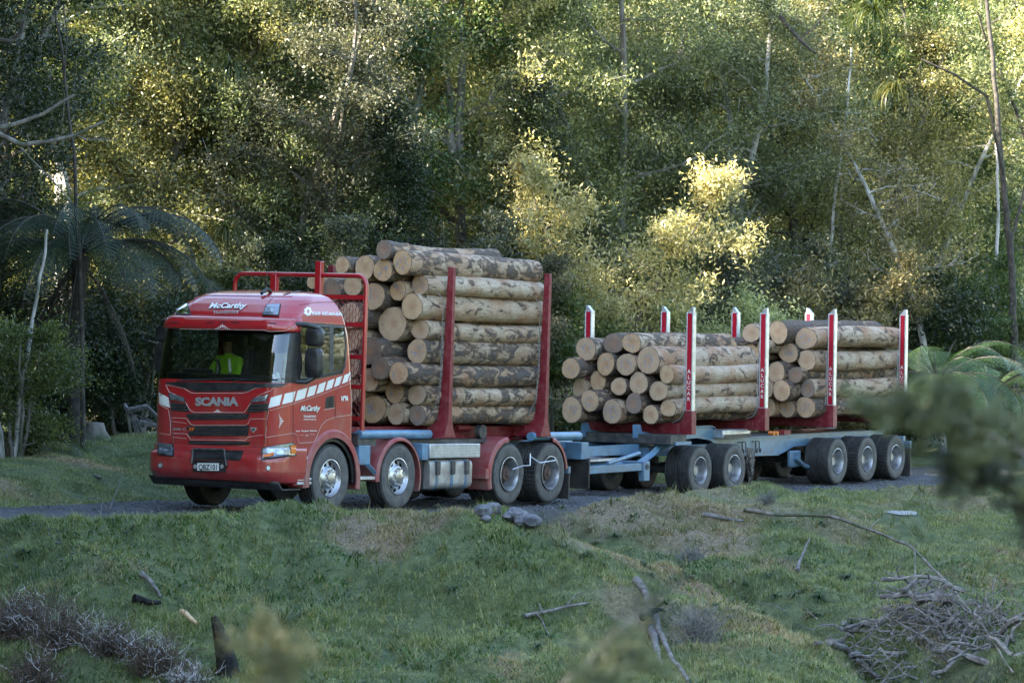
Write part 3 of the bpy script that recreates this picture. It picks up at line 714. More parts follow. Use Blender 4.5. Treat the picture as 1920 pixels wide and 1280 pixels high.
# --- drawing on the cab
def patch(name,px,fn,mt,off=.004,th=.012,parent=None,sub=0,label=None,smooth=20):
    pts=[]
    n=len(px)
    for i in range(n):
        a,b=px[i],px[(i+1)%n]; L=math.hypot(a[0]-b[0],a[1]-b[1]); k=max(1,int(L/max(sub,1e-3))) if sub else 1
        for q in range(k): pts.append((a[0]+(b[0]-a[0])*q/k,a[1]+(b[1]-a[1])*q/k))
    if n>=3 and (max(p[0] for p in px)-min(p[0] for p in px)>6):
        from mathutils.geometry import delaunay_2d_cdt
        x0,x1=min(p[0] for p in px),max(p[0] for p in px); y0,y1=min(p[1] for p in px),max(p[1] for p in px)
        pts=[]
        for i in range(n):
            a,b=px[i],px[(i+1)%n]; L=math.hypot(a[0]-b[0],a[1]-b[1]); k=max(1,int(L/3))
            for q in range(k): pts.append((a[0]+(b[0]-a[0])*q/k,a[1]+(b[1]-a[1])*q/k))
        nb=len(pts); ins=[(u,v) for u in np.arange(x0+1.5,x1,3.) for v in np.arange(y0+1.5,y1,3.) if inpoly(u,v,px)]
        vs2,_,fs2,*_r=delaunay_2d_cdt([Vector(p) for p in pts+ins],[(i,(i+1)%nb) for i in range(nb)],[],1,1e-4)
        A=[fn(u[0],u[1],off) for u in vs2]; B=[fn(u[0],u[1],off-th) for u in vs2[:nb]]; k=len(A)
        m=MB().add(A+B,[tuple(f) for f in fs2]+[(i,i+k,(i+1)%nb+k,(i+1)%nb) for i in range(nb)])
        return m.build(name,MT[mt],parent or truck,smooth,label=label)
    m=MB().prism(pts,fn,off,th); return m.build(name,MT[mt],parent or truck,smooth,label=label)
def stripe(name,px,fn,mt='cream',w=.6,off=.006,parent=None,closed=False,step=4):
    """thin painted line; w in photo pixels"""
    pts=[];n=len(px)
    for i in range(n if closed else n-1):
        a,b=px[i],px[(i+1)%n]; L=math.hypot(a[0]-b[0],a[1]-b[1]); k=max(1,int(L/step))
        for q in range(k): pts.append((a[0]+(b[0]-a[0])*q/k,a[1]+(b[1]-a[1])*q/k))
    if not closed: pts.append(px[-1])
    P=[fn(u,v,off) for u,v in pts]
    m=MB().tube(P,w*.0085/2,4,cap=False,closed=closed); return m.build(name,MT[mt],parent or truck,None)
def lettering(txt,p0,p1,hpx,fn,mt,off=.006,shear=0.,bold=0.,parent=None,skew=(0,-1),name='lettering',label=None,vertical=False,sp=1.,res=3):
    cu=bpy.data.curves.new('t','FONT'); cu.body=txt; cu.size=1; cu.shear=shear; cu.offset=bold; cu.resolution_u=res; cu.space_character=sp; cu.fill_mode='FRONT'
    ob=bpy.data.objects.new('t',cu); COL.objects.link(ob); dg=bpy.context.evaluated_depsgraph_get(); dg.update()
    me=bpy.data.meshes.new_from_object(ob.evaluated_get(dg)); bpy.data.objects.remove(ob); bpy.data.curves.remove(cu)
    vs_=np.array([v.co[:] for v in me.vertices]); x0,x1=vs_[:,0].min(),vs_[:,0].max(); 
    for v in me.vertices:
        u=(v.co.x-x0)/(x1-x0); h=v.co.y/.72*hpx
        v.co=fn(p0[0]+(p1[0]-p0[0])*u+skew[0]*h,p0[1]+(p1[1]-p0[1])*u+skew[1]*h,off)
    me.update(); o=link(name,me,MT[mt],parent or truck)
    if label: o['label']=label
    return o
# roof and visor
vm_=MB()   # sun visor: a band standing 9 cm off the windscreen head, wrapping the corners
vz=[2.77,2.80,2.86,2.93,2.97,3.0]; vo=[.10,.14,.15,.14,.11,.02]
def ring(z,o,n=60,xe=-.86):
    xf,xr,hw,rc=sec(z); P=[]
    for i in range(n+1):
        u=2*i/n-1; a=u*1.62
        # superellipse outline following the corner
        y=(hw+o*.35)*math.copysign(min(1,abs(math.sin(a*.97)))**.62,u); x=front_x(max(-hw*.999,min(hw*.999,y)),z)-o*(1-.75*sstep(.8,1.,abs(u)))
        P.append((min(x,xe),y,z))
    return P
rings=[ring(z,o) for z,o in zip(vz,vo)]
n_=len(rings[0]); vv=[p for r_ in rings for p in r_]; ff=[(i*n_+j,i*n_+j+1,(i+1)*n_+j+1,(i+1)*n_+j) for i in range(len(rings)-1) for j in range(n_-1)]
vm_.add(vv,ff); vi=vm_.build('sun_visor',MT['red'],truck,60); sm_=vi.modifiers.new('thick','SOLIDIFY'); sm_.thickness=.012
_o=[(i*n_+j,i*n_+j+1,(i+1)*n_+j+1,(i+1)*n_+j) for i in range(len(rings)-1) for j in range(n_-1)]
VIST=BVHTree.FromPolygons(vv,_o)
VS=lambda px,py,off=0: cast(VIST,px,py,off)
stripe('pinstripe',[(316,594),(344,594),(350,598),(488,601),(497,598),(548,601)],VS,w=.8)
stripe('pinstripe',[(315,618),(332,618),(338,616),(495,618),(506,621),(535,620),(552,612),(556,605),(549,598)],VS,w=.8)
for a in (321,387,411,434,504): stripe('marker_slot',[(a,604.5 if a<500 else 606),(a+14,604.8 if a<500 else 606)],VS,'black',w=2.)
def flourish(cx,cy,s,fn,rot=0):
    m=MB()
    for k in range(9):
        t=(k-4)/4.; h=(1-abs(t))**1.3*.9+.12
        P=[(cx+s*t*1.0,cy),(cx+s*t*1.0+s*.09,cy-s*h*.45),(cx+s*t*1.0,cy-s*h*.8),(cx+s*t*1.0-s*.09,cy-s*h*.45)]
        if rot: P=[(cx+(y-cy)*-1,cy+(x-cx)) for x,y in P]
        m.prism(P,fn,.007,.006)
    return m.build('flourish',MT['white'],truck,None)
flourish(417,617,13,VS); flourish(408,773,8,FS); flourish(343,874.5,9,lambda a,b,o=0:FS(a,b,.17+o)); flourish(447,877,9,lambda a,b,o=0:FS(a,b,.17+o)); flourish(523,789,12,AS,1)
# roof details
for a,b in (((424,551),(520,552)),): pass
stripe('roof_seam',[(352,560),(372,556),(392,554),(528,556),(548,556)],FS,'red_dusty',w=1.)
stripe('roof_seam',[(360,577),(362,566),(372,556)],FS,'red_dusty',w=.8); stripe('roof_seam',[(495,577),(508,562),(512,557)],FS,'red_dusty',w=.8)
stripe('roof_gutter',[(368,553),(385,548),(400,546)],FS,'black',w=1.6); stripe('roof_gutter',[(532,553),(548,548),(566,546)],FS,'black',w=1.8)
lettering('McCarthy',(392,578),(463,578),9.5,FS,'white',shear=.35,bold=.035,off=.012,skew=(.15,-1),label='white script reading McCarthy across the roof front')
lettering('McCarthy',(391,579.2),(462,579.2),9.5,FS,'black',shear=.35,bold=.05,off=.008,skew=(.15,-1),name='lettering_shadow')
stripe('lettering_swash',[(392,579),(396,577.5)],FS,'white',w=1.5,off=.01)
lettering('TRANSPORT',(400,589),(448,589),5.6,FS,'silver',bold=.02,off=.012)
def lamp(name,px,fn,off,mt='lens',inner=None,frame=2.,label=None,sub=3):
    c=(sum(p[0] for p in px)/len(px),sum(p[1] for p in px)/len(px))
    root_=patch(name,px,fn,'black',off=off,th=.05,sub=sub,label=label)
    shr_=lambda k: [(c[0]+(x-c[0])*k,c[1]+(y-c[1])*k) for x,y in px]
    k=1-frame*2/(max(p[0] for p in px)-min(p[0] for p in px))
    patch('reflector',shr_(k*.97),fn,'alu',off=off+.002,th=.004,parent=root_,sub=sub)
    if inner:
        for q in inner: 
            m=MB(); u,v,r_=q; m.prism([(u+r_*math.cos(a),v+r_*math.sin(a)) for a in np.arange(0,6.28,.5)],fn,off+.008,.006); m.build('bulb',MT['white'],root_,None)
    patch('lamp_glass',shr_(k),fn,'lens',off=off+.014,th=.003,parent=root_,sub=sub); return root_
lamp('roof_lamp',[(333,571),(353,571),(360,592),(331,591)],FS,.02,inner=[(343,581,3.2)],label='left of the two roof spot lamps')
lamp('roof_lamp',[(501,572),(527,571),(523,593),(492,592)],FS,.02,inner=[(510,584,3.2)],label='right of the two roof spot lamps')
lettering('560 SCANIA',(584,591),(641,592),6.5,SS,'silver',bold=.015,off=.008)
for k in range(7): 
    a=k*.9; m=MB().prism([(577+5*math.cos(a)+2.2*math.cos(b),584+6*math.sin(a)+3*math.sin(b)) for b in np.arange(0,6.28,.8)],SS,.006,.005); m.build('griffin_emblem',MT['silver'],truck,None)
# bonnet panel pinstripes and lettering
stripe('pinstripe',[(311,721),(346,728),(358,736),(366,737),(455,737),(464,735),(478,728),(515,723),(508,732),(490,739),(475,748),(466,762),(458,773),(364,773),(356,768),(350,757),(345,747),(335,742),(318,735)],FS,w=.9,closed=True)
lettering('SCANIA',(367.5,759.5),(448.5,759.5),14.5,FS,'silver',bold=.055,off=.02,sp=.96,label='silver capitals reading SCANIA on the bonnet')
lamp('upper_headlamp',[(316,736),(345,744),(349,754),(320,750)],FS,.012,inner=[(326,746,2),(338,749,2)])
lamp('upper_headlamp',[(506,738),(475,746),(469,755),(500,752)],FS,.012,inner=[(496,748,2),(483,751,2)])
def grille(px,slats,label=None,off=.006,mesh_=False):
    r_=patch('grille',px,FS,'black',off=off,th=.02,sub=5,label=label)
    x0=min(p[0] for p in px);x1=max(p[0] for p in px);y0=min(p[1] for p in px);y1=max(p[1] for p in px)
    for k in range(slats):
        v=y0+(y1-y0)*(k+.7)/(slats+.4); xs=[x for x in np.linspace(x0,x1,60) if inpoly(x,v,px)]
        if len(xs)<3: continue
        P=[FS(x,v,off+.012) for x in np.linspace(xs[0]+1,xs[-1]-1,14)]
        MB().tube(P,.006,5).build('slat',MT['dark_steel'],r_,None)
    return r_
grille([(320,753),(348,757),(356,769),(352,772),(320,769)],3); grille([(503,755),(470,757),(463,770),(466,774),(503,770)],3)
grille([(350,775),(468,775),(468,779),(463,786),(357,787),(350,780)],3)
grille([(350,798),(468,797),(465,817),(355,817)],5,label='middle grille opening'); grille([(352,826),(471,828),(466,834),(356,834)],1)
# intake is on the bumper
stripe('pinstripe',[(323,783),(350,784),(358,795),(364,797),(460,797),(466,793),(470,785),(497,785)],FS,w=.8)
stripe('pinstripe',[(324,790),(349,793)],FS,w=.6)
stripe('pinstripe',[(325,812),(351,813),(358,824),(460,825),(466,819),(493,815)],FS,w=.8); stripe('pinstripe',[(325,819),(350,822)],FS,w=.6)
stripe('panel_gap',[(300,742),(312,735)],FS,'black',w=1.); stripe('panel_gap',[(319,737),(322,780),(325,822),(326,832)],FS,'black',w=1.3); stripe('panel_gap',[(502,752),(500,790),(495,832)],FS,'black',w=1.3)
stripe('pinstripe',[(301,759),(316,767),(320,790),(320,815),(300,812)],FS,w=.8)
lettering('560 G',(326,806),(349,806.5),4.6,FS,'silver',bold=.03,off=.01); lettering('XT',(354,807),(368,807),6,FS,'orange',shear=.4,bold=.06,off=.03)
m=MB().prism([(470,801),(481,801),(481,805),(475.5,811),(470,805)],FS,.012,.01); m.build('griffin_badge',MT['silver'],truck,None); m=MB().prism([(472,802.5),(479,802.5),(479,805),(475.5,809),(472,805)],FS,.014,.01); m.build('griffin_badge',MT['dark_steel'],truck,None)
# white corner flash left (far corner) and the striped band running up the near side
patch('white_flash',[(298,736),(316,745),(319,764),(299,757)],FS,'white',off=.004,th=.008,sub=3)
T=lambda x: np.interp(x,[500,520,555,600,662],[748,741,733,719.5,697])      # top edge of the band
B_=lambda x: np.interp(x,[500,520,555,600,662],[766,760,751.5,736,711])
band_fn=FS
xs=[503,525,530,549,553,571,576,590,594,607,611,624,628,640,644,652,656,662]
xs=[(503,524),(529,549),(553,571),(575,589),(593,606),(610,622),(626,637),(641,651),(654,662)]
for a,b in xs:
    sl_=5 if b<660 else 0
    patch('white_block',[(a,B_(a)),(a+5,T(a+5)),(min(b+sl_,662),T(min(b+sl_,662))),(b,B_(b))],band_fn,'white',off=.004,th=.008,sub=3)
stripe('pinstripe',[(504,770),(555,755),(600,740),(661,716),(661,777),(630,781),(612,787),(602,797),(590,826),(585,829),(560,830),(556,815),(550,812),(540,813),(498,820),(500,790)],band_fn,w=.7,closed=True)
lettering('McCarthy',(562,769.5),(599,769.5),10,SS,'white',shear=.3,bold=.03,off=.012,skew=(.1,-1)); lettering('McCarthy',(562,770.5),(599,770.5),10,SS,'black',shear=.3,bold=.05,off=.007,skew=(.1,-1),name='lettering_shadow')
lettering('TRANSPORT',(568,782),(592,782),3.6,SS,'white',bold=.03,off=.01); lettering('CONTRACTORS LTD',(568,787),(592,787),2.4,SS,'white',bold=.03,off=.01)
lettering('Roto  Transport  Rotorua',(554,809),(593,808),3,SS,'white',bold=.02,off=.01); stripe('pinstripe',[(560,815),(569,815)],SS,w=.5); stripe('pinstripe',[(581,814),(590,814)],SS,w=.5); lettering('NZ',(572,817),(577,817),3,SS,'white',off=.01)
lettering('N°96',(639,751),(652,750.5),9,SS,'white',bold=.05,off=.01)
stripe('door_seam',[(549,733),(549,815)],SS,'black',w=.8); stripe('door_seam',[(629,745),(629,784)],SS,'black',w=.8); stripe('door_seam',[(629,745),(645,690),(648,660),(646,606)],SS,'red_dusty',w=.7)
# door handle
h_=patch('door_handle_recess',[(611,745),(626,741),(627,763),(609,766)],SS,'black',off=.004,th=.01); 
MB().tube([SS(621,743,.03),SS(621,764,.03)],.014,6).build('door_handle',MT['black'],h_,40); stripe('pinstripe',[(607,768),(627,764)],SS,w=.9)
patch('roof_side_flash',[(560,562),(600,551),(633,553),(641,566),(645,593),(592,594),(560,600)],SS,'red_dusty',off=-.006,th=.004,sub=6) if False else None
stripe('roof_seam',[(561,572),(590,567),(634,566),(641,571)],SS,'red_dusty',w=.8)
# lower windscreen scuttle and wipers
patch('scuttle_panel',[(312,716),(331,716),(400,717),(500,718),(540,719),(528,725),(478,727),(466,733),(366,734),(354,729),(330,723),(312,719)],FS,'black',off=.015,th=.03,sub=6)
for a,b,c in (((334,722),(336,714),(436,711)),((436,720),(445,713),(520,712))):
    m=MB().tube([FS(*a,.03),FS(*b,.04),FS(*c,.035)],.010,5); o=m.build('wiper',MT['black'],truck,40)
    m=MB().tube([FS(b[0]+8,b[1]-1.5,.02),FS(c[0]+12,c[1]-1.5,.02)],.008,4); m.build('wiper_blade',MT['black'],o,None)
# --- bumper
def bsec(z): return (float(np.interp(z,[.45,.52,.60,.84,.88,.90,.99],[-1.50,-1.56,-1.62,-1.62,-1.58,-1.52,-1.50])),-.60,float(np.interp(z,[.45,.6,1.],[1.235,1.265,1.255])),.40)
bz=np.array([.47,.50,.54,.60,.66,.72,.78,.83,.86,.885,.90,.95,1.0]); bm_=MB(); Bo=[outline(z,30,16,14,2,sec_=bsec,bow_=lambda y,h:.05*(abs(y)/h)**2.2) for z in bz]
nb_=len(Bo[0]); cnt=30+16+14
sel=list(range(0,cnt+1))+[ -k for k in range(1,16+14+1)]
order=[ (nb_-k)%nb_ for k in range(16+14,0,-1)]+list(range(0,cnt+1))
vv=[(Bo[i][j][0],Bo[i][j][1],bz[i]) for i in range(len(bz)) for j in order]; k_=len(order)
ff=[(i*k_+j,i*k_+j+1,(i+1)*k_+j+1,(i+1)*k_+j) for i in range(len(bz)-1) for j in range(k_-1)]
bm_.add(vv,ff); bump=bm_.build('bumper',MT['red'],truck,40); q=bump.modifiers.new('thick','SOLIDIFY'); q.thickness=.02
def bfront(y,z):
    xf,xr,hw,rc=bsec(z); x=xf+.05*(abs(y)/hw)**2.2; d=abs(y)-(hw-rc)
    if d>0: d=min(d,rc*.999); x+=rc-math.sqrt(rc*rc-d*d)
    return x
BMPT=BVHTree.FromPolygons(vv,ff)
def BS(px,py,off=0.): return cast(BMPT,px,py,off)
def BS_old(px,py,off=0.):
    x=-1.58
    for _ in range(14):
        p=TR.un(px,py,0,x-off); x=.5*x+.5*bfront(float(np.clip(p[1],-1.25,1.25)),p[2])
    return Vector(TR.un(px,py,0,x-off))
va=MB()
for z0,z1,x0,x1,hw in ((.36,.47,-1.40,-1.52,1.22),):
    P0=[(x0+.12*abs(y)**3,y*hw,z0) for y in np.linspace(-1,1,21)]; P1=[(x1+.12*abs(y)**3,y*hw,z1+.02) for y in np.linspace(-1,1,21)]; P2=[(-.8,y*hw,z0) for y in np.linspace(-1,1,21)]
    va.add(P0+P1+P2,[(j,j+1,21+j+1,21+j) for j in range(20)]+[(42+j,42+j+1,j+1,j) for j in range(20)])
o=va.build('bumper_valance',MT['black'],truck,40); q=o.modifiers.new('thick','SOLIDIFY'); q.thickness=.02
patch('intake_grille',[(357,843),(457,844),(451,863),(362,861)],BS,'black',off=.004,th=.02,sub=8)
# main headlamps
ALLT=BVHTree.FromPolygons(_bv+vv,_bf+[tuple(i+len(_bv) for i in f) for f in ff])
HS2=lambda px,py,off=0.: cast(ALLT,px,py,off)
lamp('headlamp',[(298,829),(326,832),(327,855),(297,852)],HS2,.03,inner=[(303,843,3),(312,845,3.4)],label='left main headlamp with white bulb discs',frame=1.6)  # bulbs are plain white discs without emission
lamp('headlamp',[(492,838),(545,829),(552,833),(553,854),(490,862)],HS2,.03,inner=[(502,847,3.4),(517,845,4),(532,842,3.4)],label='right main headlamp with amber indicator',frame=2)
patch('indicator',[(541,834),(550,834),(550,849),(542,851)],HS2,'amber',off=.055,th=.01); patch('indicator',[(493,857),(514,853),(512,857),(494,860)],HS2,'amber',off=.055,th=.01)
for c in ((301,872),(503,877)):
    m=MB().prism([(c[0]+4.6*math.cos(a),c[1]+5.6*math.sin(a)) for a in np.arange(0,6.28,.4)],BS,.006,.03); o=m.build('fog_lamp',MT['black'],truck,30)
    MB().prism([(c[0]+3.4*math.cos(a),c[1]+4.2*math.sin(a)) for a in np.arange(0,6.28,.4)],BS,.012,.008).build('lamp_glass',MT['alu'],o,30)
# number plate in its bracket
pl=patch('number_plate',[(373,867.5),(413,868),(413,882),(373,881.5)],BS,'white',off=.045,th=.008)
lettering('QBZ101',(376,880),(410.5,880.3),10.5,lambda a,b,o=0:BS(a,b,.05+o),'black',off=.002,bold=.02,parent=pl)
patch('plate_backing',[(364,862),(425,863),(425,884),(364,883)],BS,'black',off=.034,th=.01)
for c in (369,419): MB().prism([(c+3*math.cos(a),874+4*math.sin(a)) for a in np.arange(0,6.28,.5)],BS,.045,.01).build('badge',MT['silver'],truck,None)
MB().tube([BS(363,868,.05),BS(370,844,.10),BS(427,845,.10),BS(428,873,.05)],.018,6).build('bull_bar',MT['dark_steel'],truck,40)
# side step behind the bumper, wheel arch
for py in (858.5,898.5,906):
    a=TR.un(557,py,1,-1.24); b=TR.un(583,py,1,-1.24); MB().b2(a[0],b[0],-1.25,-1.0,a[2]-.02,a[2]+.02).build('step',MT['alu'],truck,30,bevel=.006)
MB().b2(-.98,-.60,-1.22,-.9,.42,1.02).build('step_box',MT['red'],truck,30,bevel=.02)
MB().b2(-.95,-.62,-1.235,-1.2,.68,.80).build('step_recess',MT['black'],truck,30)
def arch(name,cx,cz,r0,r1,a0,a1,y0,y1,mt,lip=.03):
    m=MB(); n=36; V=[];F_=[]
    prof=[(r0,y0),(r1-.03,y0),(r1,y0+.03),(r1,y1),(r1-.02,y1),(r1-.02,y0+.035),(r0,y0+.02)]
    k=len(prof)
    for i in range(n+1):
        a=rad(a0+(a1-a0)*i/n)
        for r_,y_ in prof: V.append((cx-r_*math.cos(a),y_,cz+r_*math.sin(a)))
    for i in range(n):
        for j in range(k): F_.append((i*k+j,i*k+(j+1)%k,(i+1)*k+(j+1)%k,(i+1)*k+j))
    F_+= [tuple(range(k)),tuple(range(n*k+k-1,n*k-1,-1))]
    return m.add(V,F_).build(name,MT[mt],truck,40)
arch('wheel_arch',.03,.50,.66,.79,-8,192,-1.27,-.95,'red_dusty'); 
arch('wheel_arch',.03,.50,.66,.79,-8,192,.95,1.27,'red_dusty')
arch('wheel_well',.03,.50,.60,.70,-5,185,-1.22,-.75,'black')
arch('mudguard',1.95,.50,.60,.66,-4,200,-1.26,-.90,'red_dusty')
# underside of cab, engine mass, firewall so that nothing shows through
MB().b2(-1.2,.45,-1.0,1.0,.55,1.3).build('engine',MT['black'],truck,30); MB().b2(-1.3,.5,-1.16,1.16,1.30,1.36).build('cab_floor',MT['black'],truck,30)
MB().b2(.36,.40,-1.15,1.15,1.36,2.9).build('cab_back_wall',MT['seat'],truck,30)
MB().b2(-1.22,-.98,-1.1,1.1,1.75,2.10).build('dashboard',MT['black'],truck,30,bevel=.03)
MB().b2(-1.16,-.98,.34,.82,2.08,2.17).build('instrument_binnacle',MT['black'],truck,30,bevel=.03)
for y in (.62,-.62):
    o=MB().box((-.25,y,1.80),(.52,.50,.16)).build('seat',MT['seat'],truck,30,bevel=.04); MB().box((.05,y,2.18),(.16,.48,.72)).build('seat_back',MT['seat'],o,30,bevel=.05); MB().box((.06,y,2.62),(.12,.28,.18)).build('headrest',MT['seat'],o,30,bevel=.04)
P=[(-.80+.10*math.sin(a),.60+.235*math.cos(a),2.12+.20*math.sin(a)) for a in np.linspace(0,2*math.pi,28,endpoint=False)]
sw=MB().tube(P,.016,6,closed=True).build('steering_wheel',MT['black'],truck,60); MB().tube([(-.80,.38,2.0),(-.84,.6,2.0),(-.80,.82,2.0)],.014,5).build('spoke',MT['black'],sw,60); MB().tube([(-.84,.6,2.0),(-1.05,.6,1.85)],.03,6).build('steering_column',MT['black'],sw,60)
# curtain and roof lining keep the cab dark
MB().b2(-1.0,.4,-1.1,1.1,2.93,2.96).build('roof_lining',MT['seat'],truck,30)
patch('inner_sun_blind',[(471,621),(476,620),(505,626),(503,632),(494,637),(472,629)],lambda a,b,o=0:FS(a,b,-.06+o),'dark_steel',off=0,th=.01)
patch('dash_paper',[(508,701),(515,700),(522,710),(513,711)],lambda a,b,o=0:FS(a,b,-.05+o),'white',off=0,th=.004)
patch('dash_paper',[(517,698),(524,697),(527,707),(521,709)],lambda a,b,o=0:FS(a,b,-.05+o),'white',off=0,th=.004)
# mirrors
def mirror(side):
    s=side; r_=MB().tube([(-1.02,s*1.20,2.90),(-.95,s*1.36,2.90),(-.80,s*1.47,2.84),(-.66,s*1.45,2.80)],.038,8).build('mirror_arm',MT['black'],truck,50)
    MB().tube([(-1.0,s*1.2,2.02),(-.92,s*1.36,2.02),(-.83,s*1.45,2.1)],.035,8).build('mirror_bracket',MT['black'],r_,50)
    def house(z0,z1,nm):
        m=MB(); V=[];F_=[]; n=16; lv=9
        for i in range(lv):
            u=i/(lv-1); z=z0+(z1-z0)*u; k=1-.28*abs(2*u-1)**4; rb=(.008 if i%2 else 0)
            for j in range(n):
                a=2*math.pi*j/n; V.append((-.81+(.085*k+rb)*math.copysign(abs(math.cos(a))**.6,math.cos(a))-.02,s*1.43+(.15*k)*math.copysign(abs(math.sin(a))**.6,math.sin(a)),z))
        for i in range(lv-1):
            for j in range(n): F_.append((i*n+j,i*n+(j+1)%n,(i+1)*n+(j+1)%n,(i+1)*n+j))
        F_+= [tuple(range(n)),tuple(range((lv-1)*n,lv*n))]
        return m.add(V,F_).build(nm,MT['black'],r_,35)
    house(2.09,2.54,'mirror_housing'); house(2.57,2.83,'mirror_housing'); return r_
mirror(-1); mirror(1)
# quarter bar in side window
patch('window_divider',[(618,607),(625,607),(625,694),(618,696)],SS,'dark_steel',off=.004,th=.02)
# aerial
MB().tube([(-.62,-.35,3.38),(-.60,-.35,3.9)],.006,4).build('aerial',MT['black'],truck,None); MB().tube([(-.75,-.35,3.36),(-.6,-.35,3.43),(-.5,-.35,3.40)],.03,6).build('aerial_base',MT['black'],truck,40)
MB().tube([(-.9,.50,3.33),(-.88,.48,3.6)],.006,4).build('aerial',MT['black'],truck,None)
# --- headboard behind the cab
hx=.93
def hb(y,z): return (hx,y,z)
fr=[hb(1.36,1.25),hb(1.36,3.42)]+[hb(1.36-.17+.17*math.cos(a),3.53+.17*math.sin(a)) for a in np.linspace(0,math.pi/2,7)]+[hb(-1.02-.16*math.sin(a),3.54+.16*math.cos(a)) for a in np.linspace(0,math.pi/2,7)]+[hb(-1.18,1.25)]
# top tube stands from 3.70
fr=[(p[0],p[1],p[2]) for p in fr]
H_=MB().tube(fr,.038,8).build('headboard_frame',MT['red'],truck,50)
for y in (.58,-.28): MB().b2(hx-.05,hx+.05,y-.055,y+.055,1.3,3.70 if y>0 else 3.92).build('headboard_post',MT['red'],H_,30,bevel=.008)
for z in (3.36,2.93,2.42,1.95,1.45): MB().b2(hx-.03,hx+.03,-1.17,1.35,z-.035,z+.035).build('headboard_rail',MT['red'],H_,30)
m=MB()      # expanded-metal mesh: hexagon strands
dy,dz=.115,.062; ny_=int(2.46/dy); nz_=int(2.0/dz)
for i in range(ny_):
    for k in range(nz_):
        y0=-1.14+i*dy+(dy/2 if k%2 else 0); z0=1.36+k*dz
        if y0>-.2 and z0<3.0: continue
        pts=[(hx,y0,z0),(hx,y0+dy*.3,z0+dz*.5),(hx,y0+dy*.2+dy*.3,z0+dz*.5),(hx,y0+dy*.5+dy*.3,z0+dz)]
        A=[(hx,y0-dy*.16,z0),(hx,y0+dy*.16,z0),(hx,y0+dy*.34,z0+dz),(hx,y0-dy*.34,z0+dz)]
        m.tube([A[0],A[1],A[2]],.0075,3,cap=False); m.tube([A[0],A[3]],.0075,3,cap=False)
o=m.build('mesh_guard',MT['red_steel'],H_,None); o['kind']='stuff'
# --- chassis
for y in (-.45,.45): MB().b2(.3,7.9,y-.05,y+.05,.78,1.06).build('chassis_rail',MT['blue'],truck,30)
for x in (1.2,2.6,3.9,5.0,6.05,7.4): MB().b2(x-.05,x+.05,-.45,.45,.82,1.02).build('cross_member',MT['blue'],truck,30)
for x0,x1,y,z in ((.86,2.33,-1.16,1.20),(1.9,3.15,-1.02,1.19),(6.3,7.95,-1.08,1.14),(6.8,8.25,-.92,1.13)):
    m=MB().tube([(x0,y,z),(x1,y,z)],.075,16); m.build('blue_tube',MT['blue'],truck,50)
MB().b2(.82,1.35,-1.18,-.6,1.02,1.22).build('air_box',MT['dark_steel'],truck,30); MB().b2(.85,1.17,-1.20,-.75,.72,1.03).build('battery_box',MT['blue'],truck,30,bevel=.015)
MB().b2(.82,1.38,-1.22,-.8,.49,.54).build('step',MT['alu'],truck,30,bevel=.005)
MB().tube([(1.1,-1.18,.74),(1.36,-1.2,.56)],.045,4).build('step_bracket',MT['blue'],truck,30)
# top deck between mudguard and stakes
MB().b2(2.5,5.2,-.95,.95,1.04,1.10).build('deck_plate',MT['dark_steel'],truck,30)
# chequer-plate box, tank with straps
bx_=MB().b2(2.86,4.42,-1.24,-.70,.81,1.04).build('chequer_box',MT['alu'],truck,30,bevel=.01)
m=MB()
for i in range(34):
    for k in range(5):
        x=2.9+i*.045; z=.84+k*.042; s_=1 if (i+k)%2 else -1
        m.box((x,-1.243,z),(.03,.004,.007),Matrix.Rotation(s_*.7,3,'Y'))
o=m.build('chequer_pattern',MT['alu'],bx_,None); o['kind']='stuff'
MB().b2(2.66,2.85,-1.22,-.75,.78,1.05).build('box_bracket',MT['blue'],truck,30,bevel=.01)
def rrect(y0,y1,z0,z1,r,n=6):
    P=[]
    for cy__,cz,a0 in ((y1-r,z1-r,0),(y0+r,z1-r,90),(y0+r,z0+r,180),(y1-r,z0+r,270)):
        for i in range(n+1): a=rad(a0+90*i/n); P.append((cy__+r*math.cos(a),cz+r*math.sin(a)))
    return P
def extr(P,x0,x1):
    m=MB(); n=len(P); m.add([(x0,a,b) for a,b in P]+[(x1,a,b) for a,b in P],[(j,(j+1)%n,n+(j+1)%n,n+j) for j in range(n)]+[tuple(range(n-1,-1,-1)),tuple(range(n,2*n))]); return m
tk=extr(rrect(-1.22,-.62,.30,.79,.11),2.92,4.22).build('fuel_tank',MT['tank'],truck,40,bevel=.012)
for x in (3.12,3.58,4.02):
    extr(rrect(-1.232,-.61,.288,.80,.115),x-.03,x+.03).build('tank_strap',MT['blue'],tk,40); MB().b2(x-.055,x+.055,-1.26,-1.225,.54,.76).build('strap_buckle',MT['dark_steel'],tk,30,bevel=.01)
MB().b2(2.62,2.9,-1.1,-.5,.32,.78).build('air_tank_bracket',MT['black'],truck,30)
MB().tube([(2.7,-.5,.36),(4.3,-.5,.36)],.14,12).build('air_tank',MT['black'],truck,50)
# drive axle mudguards
def guard(cx,a0,a1,r1=.64,y0=-1.24,y1=-.62,mt='red_dusty'): return arch('mudguard',cx,.50,.56,r1,a0,a1,y0,y1,mt)
guard(5.36,-22,88); guard(6.73,100,172)
MB().b2(4.62,4.72,-1.24,-.62,.45,.62).build('mudguard_end',MT['red_dusty'],truck,30)
MB().b2(7.38,7.42,-1.24,-.66,.06,.52).build('mudflap',MT['flap'],truck,30); MB().b2(7.38,7.42,.66,1.24,.06,.52).build('mudflap',MT['flap'],truck,30)
MB().b2(7.36,7.44,-1.24,-.6,.50,.62).build('mudflap_bracket',MT['blue'],truck,30)
